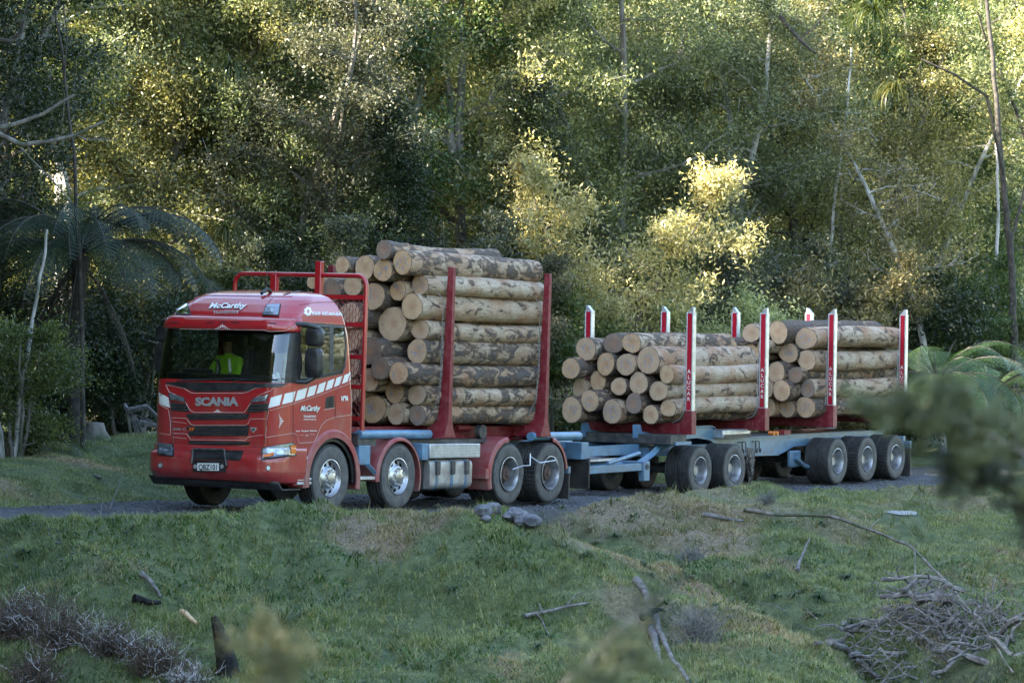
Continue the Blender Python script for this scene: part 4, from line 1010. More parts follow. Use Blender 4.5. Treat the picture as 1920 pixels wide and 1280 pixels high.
# tail of truck: blue plates and towing gear
MB().b2(7.3,8.55,-.62,.62,.90,1.04).build('tail_plate',MT['blue'],truck,30,bevel=.01); MB().b2(8.3,8.55,-.95,.95,.72,1.02).build('tail_beam',MT['blue'],truck,30,bevel=.01)
MB().b2(8.50,8.53,-1.0,.2,.20,.74).build('mudflap',MT['flap'],truck,30,label='wide black rear mudflap hanging from the blue tail beam')
MB().b2(8.485,8.50,-1.0,.2,.66,.72).build('flap_strip',MT['dark_steel'],truck,30)
# suspension lumps
for x in (0,1.94,5.36,6.73): MB().tube([(x,-1.0,.50),(x,1.0,.50)],.075,10).build('axle',MT['black'],truck,50)
for x in (5.36,6.73): MB().lathe([(.02,-.3),(.2,-.22),(.27,0),(.2,.22),(.02,.3)],16,c=(x,0,.5)).build('differential',MT['black'],truck,60)
m=MB().tube([(5.38,-1.30,.60),(5.62,-1.36,.66),(5.95,-1.30,.66),(5.98,-1.28,.86)],.012,5); m.build('tyre_inflation_hose',MT['alu'],truck,40)
m=MB().tube([(6.0,-1.26,.82),(6.2,-1.34,.70),(6.7,-1.36,.74),(6.85,-1.32,.66)],.012,5); m.build('tyre_inflation_hose',MT['alu'],truck,40)
# wheels
for x,sp in ((0,.1),(1.94,.5)):
    wheel(truck,x,-1.09,.53,tyre_a,RF,spin=sp); wheel(truck,x,1.09,.53,tyre_a,RF,flip=True,spin=sp)
for x,sp in ((5.36,.2),(6.73,.7)):
    for y,fl in ((-1.11,False),(-.80,True),(.80,False),(1.11,True)): wheel(truck,x,y,.52,tyre_b,RD,flip=fl,spin=sp)
# --- truck bunks with stakes
def stake_steel(root,x,side,zt,zb,y=1.16,wd=.10):
    """truck stake: tapered square steel post, shaped foot"""
    m=MB(); s=side; P=[(zb-.28,.34,.60),(zb-.05,.13,.34),(zb+.12,.10,.20),(zb+.8,.085,.15),(zt,.07,.11)]
    V=[]
    for z,hx_,wy in P: V+= [(x-hx_*.55,s*(y+.08),z),(x+hx_*.55,s*(y+.08),z),(x+hx_*.55,s*(y+.08-wy),z),(x-hx_*.55,s*(y+.08-wy),z)]
    k=len(P); F_=[(i*4+j,i*4+(j+1)%4,(i+1)*4+(j+1)%4,(i+1)*4+j) for i in range(k-1) for j in range(4)]+[(0,1,2,3),(k*4-1,k*4-2,k*4-3,k*4-4)]
    return m.add(V,F_).build('stake',MT['red_steel'],root,30,bevel=.008)
for x in (3.45,6.56):
    b_=MB().b2(x-.12,x+.12,-.9,.9,1.12,1.33).build('bunk',MT['red_steel'],truck,30,bevel=.01)
    for s in (-1,1): stake_steel(b_,x,s,3.93,1.42)
MB().b2(.98,7.0,-.62,-.5,1.06,1.30).build('subframe_beam',MT['red_steel'],truck,30); MB().b2(.98,7.0,.5,.62,1.06,1.30).build('subframe_beam',MT['red_steel'],truck,30)
MB().tube([(4.5,-.7,1.28),(4.9,-.7,1.28)],.06,14).build('winch_spring',MT['red_steel'],truck,40); MB().lathe([(.001,-.05),(.12,-.05),(.12,.05),(.001,.05)],18,c=(5.05,-.85,1.22)).build('winch_drum',MT['dark_steel'],truck,40)
def chain(P,r,name,root,link_=.055):
    """links along a polyline"""
    P=[Vector(p) for p in P]; m=MB(); d=0; i=0; k=0
    L=[(P[j+1]-P[j]).length for j in range(len(P)-1)]; tot=sum(L); s_=0
    while s_<tot:
        a=0;j=0
        while j<len(L)-1 and a+L[j]<s_: a+=L[j]; j+=1
        t=(s_-a)/L[j]; c=P[j].lerp(P[j+1],t); dr=(P[j+1]-P[j]).normalized(); o=dr.orthogonal().normalized(); q=dr.cross(o); w_=o if k%2 else q
        m.tube([c+dr*link_*.55*math.cos(an)+w_*link_*.32*math.sin(an) for an in np.linspace(0,2*math.pi,6,endpoint=False)],r,3,closed=True)
        s_+=link_*.85; k+=1
    return m.build(name,MT['chain'],root,None)
for x,zb,yt in ((3.28,1.42,-1.14),(6.40,1.42,-1.14)):
    chain([(x,yt,2.75),(x-.02,yt-.02,2.2),(x-.05,yt+.01,1.75),(x-.12,yt+.1,1.5),(x-.3,yt+.3,1.40)],.007,'load_chain',truck)
    MB().tube([(x,yt,2.75),(x,yt,3.4),(x-.05,yt+.3,3.72),(x-.5,-.1,3.98)],.006,4,cap=False).build('load_cable',MT['chain'],truck,None)
# --- the driver
def person_mesh(J,E,Rr,root=0,sub=1):
    me=bpy.data.meshes.new('body'); me.from_pydata(J,E,[]); o=bpy.data.objects.new('person',me); COL.objects.link(o)
    o.modifiers.new('skin','SKIN'); s_=me.skin_vertices[0].data if me.skin_vertices else None
    if s_ is None:
        bpy.context.view_layer.objects.active=o; 
        try: bpy.ops.mesh.customdata_skin_add()
        except Exception: pass
        s_=me.skin_vertices[0].data
    for i,r_ in enumerate(Rr): s_[i].radius=(r_,r_) if not hasattr(r_,'__len__') else r_; s_[i].use_root=(i==root)
    sb=o.modifiers.new('sub','SUBSURF'); sb.levels=sub; sb.render_levels=sub
    dg=bpy.context.evaluated_depsgraph_get(); dg.update(); me2=bpy.data.meshes.new_from_object(o.evaluated_get(dg)); bpy.data.objects.remove(o); return me2
dx,dy=-.22,.60
DZ=-.09
J=[(dx,dy,1.93),(dx+.02,dy,2.12),(dx,dy,2.34),(dx-.03,dy,2.47),(dx-.05,dy,2.55),(dx-.07,dy,2.64),(dx-.07,dy,2.73),
   (dx,dy+.20,2.40),(dx-.16,dy+.27,2.16),(dx-.42,dy+.20,2.10),(dx-.52,dy+.17,2.12),(dx,dy-.20,2.40),(dx-.16,dy-.27,2.16),(dx-.42,dy-.20,2.10),(dx-.52,dy-.17,2.12),
   (dx-.10,dy+.12,1.93),(dx-.52,dy+.14,1.96),(dx-.62,dy+.14,1.55),(dx-.10,dy-.12,1.93),(dx-.52,dy-.14,1.96),(dx-.62,dy-.14,1.55)]
E_=[(0,1),(1,2),(2,3),(3,4),(4,5),(5,6),(2,7),(7,8),(8,9),(9,10),(2,11),(11,12),(12,13),(13,14),(0,15),(15,16),(16,17),(0,18),(18,19),(19,20)]
rr_=[(.16,.19),(.15,.17),(.14,.2),(.07,.08),(.06,.06),(.085,.095),(.06,.07),.075,.058,.042,.035,.075,.058,.042,.035,.09,.075,.05,.09,.075,.05]
J=[(a,b,c+DZ) for a,b,c in J]
bod=person_mesh(J,E_,rr_); per=link('person',bod,MT['skin'],None,60); per.matrix_world=TR.M
DM=Matrix.Translation((0,0,DZ))
bod.materials.append(MT['vis']); bod.materials.append(MT['seat'])
mi=[]
for p in bod.polygons:
    c=p.center-Vector((0,0,DZ)); mi.append(0 if (c.z>2.50 and abs(c.y-dy)<.2) or (c.x<dx-.44 and c.z>2.05) else (1 if c.z>2.03 or c.z>1.95 and c.x>dx-.14 else 2))
bod.polygons.foreach_set('material_index',mi)
tag(per,'driver in a bright yellow-green hi-vis top seated at the steering wheel behind the windscreen','person')
m=MB().lathe([(.098,.0),(.10,.03),(.085,.085),(.04,.115),(.001,.12)],20,axis='z',c=(dx-.07,dy,2.69)); m.add([(dx-.15,dy-.07,2.70),(dx-.15,dy+.07,2.70),(dx-.25,dy+.05,2.69),(dx-.25,dy-.05,2.69)],[(0,1,2,3)])
m.build('cap',MT['seat'],per,40)
m=MB()
for s in (-1,1): m.tube([(dx-.155,dy+s*.03,2.652),(dx-.165,dy+s*.03,2.652)],.011,6)
m.build('eyes',MT['black'],per,40); MB().tube([(dx-.155,dy,2.655),(dx-.18,dy,2.615),(dx-.16,dy,2.61)],.013,6).build('nose',MT['skin'],per,60)
for s in (-1,1): MB().tube([(dx-.155,dy+s*.10,2.42),(dx-.15,dy+s*.13,2.22),(dx-.13,dy+s*.12,2.05)],.026,4).build('reflective_strip',MT['silver'],per,None)
for s in (-1,1):      # hands: palm and five fingers curled round the rim
    hx_,hy,hz_=dx-.535,dy+s*.175,2.125; hb_=MB().box((hx_,hy,hz_),(.08,.035,.09)); hd=hb_.build('hand',MT['skin'],per,40,bevel=.012)
    for k in range(4):
        z=hz_+.034-k*.022; L=(.055,.062,.058,.045)[k]; MB().tube([(hx_-.03,hy-s*.005,z),(hx_-.03-L*.6,hy+s*.012,z),(hx_-.03-L*.75,hy+s*.035,z),(hx_-.02-L*.2,hy+s*.045,z)],.0095,6).build('finger',MT['skin'],hd,60)
    MB().tube([(hx_+.01,hy-s*.02,hz_+.035),(hx_-.025,hy-s*.03,hz_+.055),(hx_-.055,hy-s*.015,hz_+.052)],.0105,6).build('thumb',MT['skin'],hd,60)

for o in per.children: o.location.z+=DZ
# ---------------------------------------------------------------- trailer
trailer=empty('log_trailer',TL.M); tag(trailer,'light blue five-axle log trailer with white and red striped stakes behind the truck','trailer')
# main beams: gooseneck-shaped side plates
prof=[(-.23,1.27),(1.45,1.27),(1.62,1.24),(1.75,1.12),(2.0,1.02),(2.2,1.00),(6.46,1.00),(9.2,1.0),(9.2,.80),(5.0,.78),(4.3,.62),(1.95,.66),(1.75,.86),(1.45,1.0),(.9,1.06),(.3,1.04),(-.23,1.0)]
for y in (-.62,.56):
    V=[(x,y,z) for x,z in prof]+[(x,y+.06,z) for x,z in prof]; n=len(prof)
    MB().add(V,[tuple(range(n)),tuple(range(2*n-1,n-1,-1))]+[(i,i+n,(i+1)%n+n,(i+1)%n) for i in range(n)]).build('chassis_beam',MT['blue'],trailer,30)
# flanges, painted edges of the plates
for y in (-.66,.52):
    top=[p for p in prof[:8]]; bot=prof[8:]
    for pp,t_ in ((top,.02),(bot[:],.02)):
        m=MB()
        for (x0,z0),(x1,z1) in zip(pp,pp[1:]): m.add([(x0,y,z0),(x1,y,z1),(x1,y+.14,z1),(x0,y+.14,z0),(x0,y,z0+t_),(x1,y,z1+t_),(x1,y+.14,z1+t_),(x0,y+.14,z0+t_)],[(0,1,2,3),(7,6,5,4),(0,4,5,1),(1,5,6,2),(2,6,7,3),(3,7,4,0)])
        m.build('chassis_flange',MT['blue'],trailer,30)
for x in (0,2.6,4.6,6.5,8.6): MB().b2(x-.06,x+.06,-.56,.56,.84,1.0).build('cross_member',MT['blue'],trailer,30)
MB().b2(2.3,8.6,-.5,.5,.99,1.03).build('deck_plate',MT['dark_steel'],trailer,30)
MB().b2(1.62,2.75,-.85,-.45,1.03,1.20).build('tool_tray',MT['alu'],trailer,30,bevel=.02)
MB().b2(1.65,2.72,-.86,-.84,1.03,1.11).build('tray_side',MT['dark_steel'],trailer,30)
# dolly frame, turntable, drawbar
MB().lathe([(.001,1.02),(.55,1.02),(.58,.97),(.55,.93),(.001,.93)],32,axis='z',c=(.65,0,0)).build('turntable',MT['dark_steel'],trailer,40)
MB().b2(-.8,1.9,-.55,-.43,.74,.92).build('dolly_beam',MT['blue'],trailer,30); MB().b2(-.8,1.9,.43,.55,.74,.92).build('dolly_beam',MT['blue'],trailer,30)
for x in (-.75,.65): MB().b2(x-.06,x+.06,-.5,.5,.74,.92).build('dolly_cross_member',MT['blue'],trailer,30)
MB().b2(-.8,-.2,-1.15,1.15,.98,1.04).build('dolly_guard_plate',MT['blue'],trailer,30)
for y in (-.92,.92):
    m=MB().tube([(-1.75,y*.92,.62),(-1.2,y*.9,.78),(-.75,y*.8,.92),(-.2,y*.75,1.0)],.075,4); m.build('dolly_arm',MT['blue'],trailer,30)
MB().b2(-1.82,-1.70,-1.05,1.05,.56,.70).build('dolly_cross_beam',MT['blue'],trailer,30,bevel=.01)
for y in (-1.0,1.0):
    o=MB().b2(-1.85,-1.62,y-.06,y+.06,.33,.70).build('hitch_hanger',MT['blue'],trailer,30,bevel=.015); MB().tube([(-1.73,y-.075,.60),(-1.73,y+.075,.60)],.05,12).build('pin',MT['dark_steel'],o,40)
for y in (-.98,): MB().b2(-4.1,-1.75,y-.05,y+.05,.53,.67).build('drawbar_beam',MT['blue'],trailer,30,bevel=.008)
MB().tube([(-4.6,0,.62),(-3.6,-.2,.62),(-1.8,-.55,.62)],.07,4).build('drawbar',MT['blue'],trailer,30); MB().tube([(-4.6,0,.62),(-3.6,.2,.62),(-1.8,.55,.62)],.07,4).build('drawbar',MT['blue'],trailer,30)
MB().tube([(-3.1,-1.0,.70),(-1.9,-.98,.86)],.04,8).build('shock_strut',MT['blue'],trailer,50)
MB().b2(-3.6,-1.0,-.45,-.3,.80,.98).build('drawbar_rail',MT['blue'],trailer,30); MB().b2(-3.5,-1.9,-.55,.35,.71,.75).build('walkway_plate',MT['alu'],trailer,30)
# front cross structure under first bunk
for y in (-1.0,1.08):
    pass
MB().b2(-.95,-.35,-1.12,1.22,1.0,1.17).build('bolster_frame',MT['dark_steel'],trailer,30)
for y in (-.35,.80):
    m=MB(); P=[(-.98,1.35),(-.98,1.10),(-.80,.93),(-.30,.93),(-.30,1.15),(-.80,1.22),(-.86,1.35)]; n=len(P)
    V=[(x,y-.05,z) for x,z in P]+[(x,y+.05,z) for x,z in P]; m.add(V,[tuple(range(n)),tuple(range(2*n-1,n-1,-1))]+[(i,i+n,(i+1)%n+n,(i+1)%n) for i in range(n)]); m.build('bunk_bracket',MT['blue'],trailer,30)
MB().b2(-.90,-.82,-.35,.80,.98,1.12).build('bolster_channel',MT['blue'],trailer,30,bevel=.02)
# bunks and stakes
def alu_stake(root,x,s,zt,zb):
    """extruded aluminium post, red reflective strip on its front face, slanted cap"""
    y=s*1.13; wx,wy=.115,.15
    m=MB(); V=[]
    for z in (zb,zt-.10): V+= [(x-wx/2,y-wy/2,z),(x+wx/2,y-wy/2,z),(x+wx/2,y+wy/2,z),(x-wx/2,y+wy/2,z)]
    o_=s*wy/2; i_=-s*wy/2
    m.add(V,[(0,3,2,1),(4,5,6,7),(0,1,5,4),(1,2,6,5),(2,3,7,6),(3,0,4,7)])
    # slanted cap: high on the outside
    a=wx/2-.012
    V=[(x-a,y+i_*.8,zt-.10),(x+a,y+i_*.8,zt-.10),(x+a,y+o_*.85,zt-.10),(x-a,y+o_*.85,zt-.10),(x-a,y+o_*.35,zt),(x+a,y+o_*.35,zt),(x+a,y+o_*.85,zt),(x-a,y+o_*.85,zt)]
    m.add(V,[(0,3,2,1),(4,5,6,7),(0,1,5,4),(1,2,6,5),(2,3,7,6),(3,0,4,7)])
    # raised lips along the front face
    for yy in (y-wy/2+.012,y+wy/2-.012): m.b2(x-wx/2-.012,x-wx/2,yy-.012,yy+.012,zb,zt-.10)
    o=m.build('stake',MT['alu'],root,30,bevel=.004)
    MB().b2(x-wx/2-.006,x-wx/2-.001,y-.052,y+.052,zb+.02,zt-.12).build('red_reflective_strip',MT['reflect'],o,None)
    txt='ALUCAR'
    for k,ch in enumerate(txt):
        cu=bpy.data.curves.new('t','FONT'); cu.body=ch; cu.size=.105; cu.resolution_u=2; cu.offset=.002; cu.align_x='CENTER'
        ob=bpy.data.objects.new('t',cu); COL.objects.link(ob); dg=bpy.context.evaluated_depsgraph_get(); me=bpy.data.meshes.new_from_object(ob.evaluated_get(dg)); bpy.data.objects.remove(ob)
        z0=zb+.72-k*.105
        for v in me.vertices: v.co=Vector((x-wx/2-.010,y-v.co.x,z0+v.co.y))
        link('lettering',me,MT['white'],o)
    cu=None
    m=MB(); 
    for k in range(7): m.b2(x-wx/2-.011,x-wx/2-.007,y-.028,y+.028,zb+.09-k*.0+.0+k*.018-.0,zb+.098+k*.018)
    return o
def trailer_bunk(x,xs_far=None):
    b_=MB().b2(x-.10,x+.10,-.95,.95,1.17,1.36).build('bunk',MT['red_steel'],trailer,30,bevel=.01)
    for s in (-1,1):
        m=MB(); P=[(.62,1.30),(.80,1.20),(1.0,1.17),(1.22,1.17),(1.22,1.62),(1.06,1.62),(1.05,1.50),(.98,1.42),(.85,1.37),(.62,1.36)]; n=len(P)
        V=[(x-.09,s*a,b) for a,b in P]+[(x+.09,s*a,b) for a,b in P]; m.add(V,[tuple(range(n)),tuple(range(2*n-1,n-1,-1))]+[(i,i+n,(i+1)%n+n,(i+1)%n) for i in range(n)])
        m.build('stake_foot',MT['red_steel'],b_,30,bevel=.008); alu_stake(b_,x,s,3.60,1.62)
        MB().tube([(x-.10,s*1.045,2.7),(x-.10,s*1.045,1.6),(x-.10,s*.95,1.45),(x-.10,s*.8,1.39)],.009,5,cap=False).build('edge_trim',MT['alu'],b_,None)
    return b_
for x in (-.24,2.74,5.72,9.07): trailer_bunk(x)
# axles and wheels
for i,x in enumerate((0,1.37,5.82,7.19,8.56)):
    MB().tube([(x,-1.0,.47),(x,1.0,.47)],.07,10).build('axle',MT['dark_steel'],trailer,50)
    for y,fl in ((-1.12,False),(-.83,True),(.83,False),(1.12,True)): wheel(trailer,x,y,.475,tyre_d if i>2 else tyre_c,RT,flip=fl,spin=.3*i)
MB().tube([(4.9,-.75,.56),(5.15,-.8,.40),(5.35,-.8,.36)],.05,6).build('suspension_arm',MT['blue'],trailer,50); MB().b2(4.75,5.2,-.72,-.62,.36,.70).build('hanger_bracket',MT['blue'],trailer,30,bevel=.03)
MB().b2(9.25,9.32,-1.24,-.7,.64,.80).build('mudflap_bracket',MT['blue'],trailer,30); MB().b2(9.26,9.29,-1.24,-.7,.04,.66).build('mudflap',MT['flap'],trailer,30); MB().b2(9.26,9.29,.7,1.24,.04,.66).build('mudflap',MT['flap'],trailer,30)
MB().b2(9.2,9.3,-1.1,1.1,.72,.90).build('tail_beam',MT['blue'],trailer,30)
for x in (2.75,2.9,3.32,3.47): MB().tube([(x-.09,-.635,.93),(x,-.66,.93),(x+.02,-.66,.72),(x+.06,-.66,.70),(x+.08,-.66,.78)],.012,6).build('chain_hook',MT['dark_steel'],trailer,50)
# bundle of load chain hanging from the hooks
R7=np.random.default_rng(4)
for k in range(7):
    x0=2.95+.05*math.sin(k*2.1); zb=.16+.05*k; y0=-.72-.03*(k%3)
    chain([(x0-.10,y0,.78),(x0-.11+.02*k,y0-.02,.5),(x0+R7.normal(0,.02),y0-.02,zb),(x0+.10-.01*k,y0,.5),(x0+.09,y0,.78)],.010,'load_chain',trailer,.07)
for x in (4.2,4.35): MB().tube([(x,-.5,1.06),(x,-.62,1.06)],.05,12).build('marker_roller',MT['amber'],trailer,40)
MB().b2(4.55,4.85,-.66,-.5,1.03,1.12).build('red_block',MT['red_steel'],trailer,30)

# ---------------------------------------------------------------- logs
def bark_mat(name,pale,dark,cover):
    m,nt,p=nodes(name); tc=nd(nt,'ShaderNodeTexCoord').outputs['Object']; oi=nd(nt,'ShaderNodeObjectInfo').outputs['Random']
    off=nd(nt,'ShaderNodeCombineXYZ',{0:nd(nt,'ShaderNodeMath',{0:oi,1:91.},operation='MULTIPLY').outputs[0]}).outputs[0]
    v=nd(nt,'ShaderNodeVectorMath',{0:tc,1:off}).outputs[0]; vs_=nd(nt,'ShaderNodeMapping',{'Vector':v,'Scale':(.55,1,1)}).outputs[0]
    big=noise(nt,vs_,5.2,10,.68,.9); sh=nd(nt,'ShaderNodeMath',{0:oi,1:-.5},operation='ADD').outputs[0]; sh2=nd(nt,'ShaderNodeMath',{0:sh,1:.16},operation='MULTIPLY').outputs[0]
    bigs=nd(nt,'ShaderNodeMath',{0:big,1:sh2},operation='ADD').outputs[0]
    mask=ramp(nt,nd(nt,'ShaderNodeMath',{0:bigs,1:nd(nt,'ShaderNodeMath',{0:noise(nt,nd(nt,'ShaderNodeMapping',{'Vector':v,'Scale':(.5,2.,2.)}).outputs[0],9,6,.75),1:.22},operation='MULTIPLY').outputs[0]},operation='ADD').outputs[0],[(cover+.095,0),(cover+.175,1)])
    fine=noise(nt,nd(nt,'ShaderNodeMapping',{'Vector':v,'Scale':(.35,1.6,1.6)}).outputs[0],16,8,.7)
    pc=mixc(nt,ramp(nt,fine,[(.3,0),(.7,1)]),pale,tuple(c*.62 for c in pale)); pc=mixc(nt,ramp(nt,noise(nt,v,1.7,4),[(.42,0),(.68,1)]),pc,(.36,.19,.10))
    pc=mixc(nt,ramp(nt,noise(nt,v,24,3,.6),[(.62,0),(.68,1)]),pc,(.10,.07,.05))
    dc=mixc(nt,ramp(nt,fine,[(.3,0),(.7,1)]),dark,tuple(c*2.3 for c in dark)); dc=mixc(nt,ramp(nt,noise(nt,v,2.4,3),[(.5,0),(.7,1)]),dc,(.12,.075,.05))
    halo=ramp(nt,bigs,[(cover-.11,0),(cover+.05,1)]); pc=mixc(nt,nd(nt,'ShaderNodeMath',{0:halo,1:.75},operation='MULTIPLY').outputs[0],pc,(.27,.165,.10))
    nt.links.new(mixc(nt,mask,pc,dc),p.inputs['Base Color']); p.inputs['Roughness'].default_value=.82
    hgt=nd(nt,'ShaderNodeMath',{0:mask,1:nd(nt,'ShaderNodeMath',{0:fine,1:.9},operation='MULTIPLY').outputs[0]},operation='ADD').outputs[0]
    bn=nd(nt,'ShaderNodeBump',{'Height':hgt,'Strength':1.,'Distance':.035}); nt.links.new(bn.outputs[0],p.inputs['Normal']); return m
MT['log_pale']=bark_mat('stripped_pale_bark',(.60,.48,.36),(.075,.06,.05),.55)
MT['log_mid']=bark_mat('patchy_bark',(.55,.43,.31),(.065,.052,.045),.51)
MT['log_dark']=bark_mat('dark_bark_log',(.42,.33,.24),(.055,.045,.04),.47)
def end_mat(name,a,b,paint):
    m,nt,p=nodes(name); tc=nd(nt,'ShaderNodeTexCoord').outputs['Object']; oi=nd(nt,'ShaderNodeObjectInfo').outputs['Random']
    off=nd(nt,'ShaderNodeCombineXYZ',{0:nd(nt,'ShaderNodeMath',{0:oi,1:51.},operation='MULTIPLY').outputs[0]}).outputs[0]; v=nd(nt,'ShaderNodeVectorMath',{0:tc,1:off}).outputs[0]
    sp=nd(nt,'ShaderNodeSeparateXYZ',{0:tc}); w1=nd(nt,'ShaderNodeMath',{0:sp.outputs[1],1:2.},operation='POWER').outputs[0]
    yy=nd(nt,'ShaderNodeVectorMath',{0:nd(nt,'ShaderNodeVectorMath',{0:tc,1:(0,1,1)},operation='MULTIPLY').outputs[0],1:(0,0,0)}).outputs[0]
    ln=nd(nt,'ShaderNodeVectorMath',{0:yy},operation='LENGTH').outputs['Value']
    r1=nd(nt,'ShaderNodeMath',{0:nd(nt,'ShaderNodeMath',{0:ln,1:260.},operation='MULTIPLY').outputs[0],1:nd(nt,'ShaderNodeMath',{0:noise(nt,v,6,3),1:14.},operation='MULTIPLY').outputs[0]},operation='ADD').outputs[0]
    ring_=nd(nt,'ShaderNodeMath',{0:r1},operation='SINE').outputs[0]
    c=mixc(nt,ramp(nt,noise(nt,v,5,6,.65),[(.35,0),(.7,1)]),a,b); c=mixc(nt,nd(nt,'ShaderNodeMapRange',{0:ring_,1:-1.,2:1.,3:0.,4:.28}).outputs[0],c,tuple(q*.5 for q in b))
    c=mixc(nt,ramp(nt,noise(nt,v,13,5,.7),[(.60,0),(.72,1)]),c,(.10,.07,.05))
    c=mixc(nt,ramp(nt,oi,[(0,0.),(1,.4)]),c,(.34,.28,.24))
    an=nd(nt,'ShaderNodeMath',{0:sp.outputs[1],1:sp.outputs[2]},operation='ARCTAN2').outputs[0]; an=nd(nt,'ShaderNodeMath',{0:nd(nt,'ShaderNodeMath',{0:an,1:2.2},operation='MULTIPLY').outputs[0],1:nd(nt,'ShaderNodeMath',{0:oi,1:40.},operation='MULTIPLY').outputs[0]},operation='ADD').outputs[0]
    ck=nd(nt,'ShaderNodeTexNoise',{'Scale':1.6,'Detail':2,'W':an},noise_dimensions='1D').outputs['Fac']; c=mixc(nt,nd(nt,'ShaderNodeMath',{0:ramp(nt,ck,[(.495,0),(.5,1),(.505,0)]),1:.7},operation='MULTIPLY').outputs[0],c,(.10,.065,.04))
    c=mixc(nt,nd(nt,'ShaderNodeMath',{0:ramp(nt,nd(nt,'ShaderNodeMath',{0:ln,1:nd(nt,'ShaderNodeMath',{0:noise(nt,v,7,3),1:.12},operation='MULTIPLY').outputs[0]},operation='ADD').outputs[0],[(.07,1),(.17,0)]),1:.45},operation='MULTIPLY').outputs[0],c,(.38,.17,.07))
    if paint:
        nearc=ramp(nt,ln,[(.10,1),(.16,0)]); bl=ramp(nt,noise(nt,nd(nt,'ShaderNodeMapping',{'Vector':v,'Scale':(1,1.6,.8)}).outputs[0],15,2,.5),[(.55,0),(.60,1)])
        f=nd(nt,'ShaderNodeMath',{0:nearc,1:bl},operation='MULTIPLY').outputs[0]; f=nd(nt,'ShaderNodeMath',{0:f,1:.7},operation='MULTIPLY').outputs[0]; c=mixc(nt,f,c,(.16,.24,.33))
    nt.links.new(c,p.inputs['Base Color']); p.inputs['Roughness'].default_value=.8
    bn=nd(nt,'ShaderNodeBump',{'Height':noise(nt,v,30,5,.7),'Strength':.4,'Distance':.008}); nt.links.new(bn.outputs[0],p.inputs['Normal']); return m
MT['end_paint']=end_mat('sawn_end_painted',(.62,.41,.23),(.46,.29,.16),True)
MT['end_plain']=end_mat('sawn_end_plain',(.66,.46,.28),(.5,.33,.19),False)
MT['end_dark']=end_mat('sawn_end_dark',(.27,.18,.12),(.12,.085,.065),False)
MT['bark_rim']=mat('bark_rim',(.06,.045,.035),(.16,.11,.08),sc=18,rough=.9)
LR=np.random.default_rng(77)
def log(pose,x0,x1,y,z,r,bark='log_mid',end='end_paint',label='',group=''):
    """tapering, slightly crooked trunk with knots; cut faces are parts"""
    seg,ns=26,30; L=x1-x0; R=LR; seed=R.uniform(0,90)
    r1=r*R.uniform(.86,1.04); b1,b2=R.normal(0,.022,2); e1=R.uniform(.93,1.05); V=[];ph=R.uniform(0,6.28)
    kn=[(R.uniform(.08,.95),R.uniform(0,6.28),R.uniform(.02,.05)) for _ in range(5)]
    for i in range(ns+1):
        u=i/ns; rr_=r+(r1-r)*u; cy_,cz=b1*math.sin(math.pi*u)*2+.3*b2*u,b2*math.sin(math.pi*u)*1.4
        for j in range(seg):
            a=2*math.pi*j/seg; q=rr_*(1+.035*math.sin(2*a+ph)+.025*math.sin(3*a+ph*2)+.03*float(vn(np.array([seed+u*9]),np.array([j*.7 if j<seg/2 else (seg-j)*.7]))[0]))
            for ku,ka,kh in kn:
                d=((u-ku)*L/.09)**2+((math.atan2(math.sin(a-ka),math.cos(a-ka)))*rr_/.07)**2
                if d<6: q+=kh*.6*math.exp(-d)
            V.append((u*L,cy_+q*math.cos(a)*e1,cz+q*math.sin(a)/e1))
    F_=[(i*seg+j,i*seg+(j+1)%seg,(i+1)*seg+(j+1)%seg,(i+1)*seg+j) for i in range(ns) for j in range(seg)]
    m=MB().add(V,F_); o=m.build('log',MT[bark],None,50)
    o.matrix_world=pose.M@Matrix.Translation((x0,y,z))
    tag(o,label,'log',group)
    for k,(i,s) in enumerate(((0,-1),(ns,1))):
        c=np.mean(V[i*seg:(i+1)*seg],0); rg=[tuple(c+(np.array(V[i*seg+j])-c)*(.955+.02*math.sin(j*2.3+ph)) + np.array([s*.004,0,0])) for j in range(seg)]; MB().add([V[i*seg+j] for j in range(seg)]+rg,[(j,(j+1)%seg,seg+(j+1)%seg,seg+j) for j in range(seg)]).build('bark_rim',MT['bark_rim'],o,None); in_=[tuple(c+(np.array(p)-c)*.5+np.array([s*.004,0,0])) for p in rg]
        mm=MB().add([tuple(c+(np.array(p)-c)*1.0+np.array([s*.001,0,0])) for p in rg]+in_+[tuple(c)],[(j,(j+1)%seg,seg+(j+1)%seg,seg+j) for j in range(seg)]+[(seg+j,seg+(j+1)%seg,2*seg) for j in range(seg)])
        e=mm.build('cut_face',MT[end if k==0 else 'end_plain'],o,None)
    return o
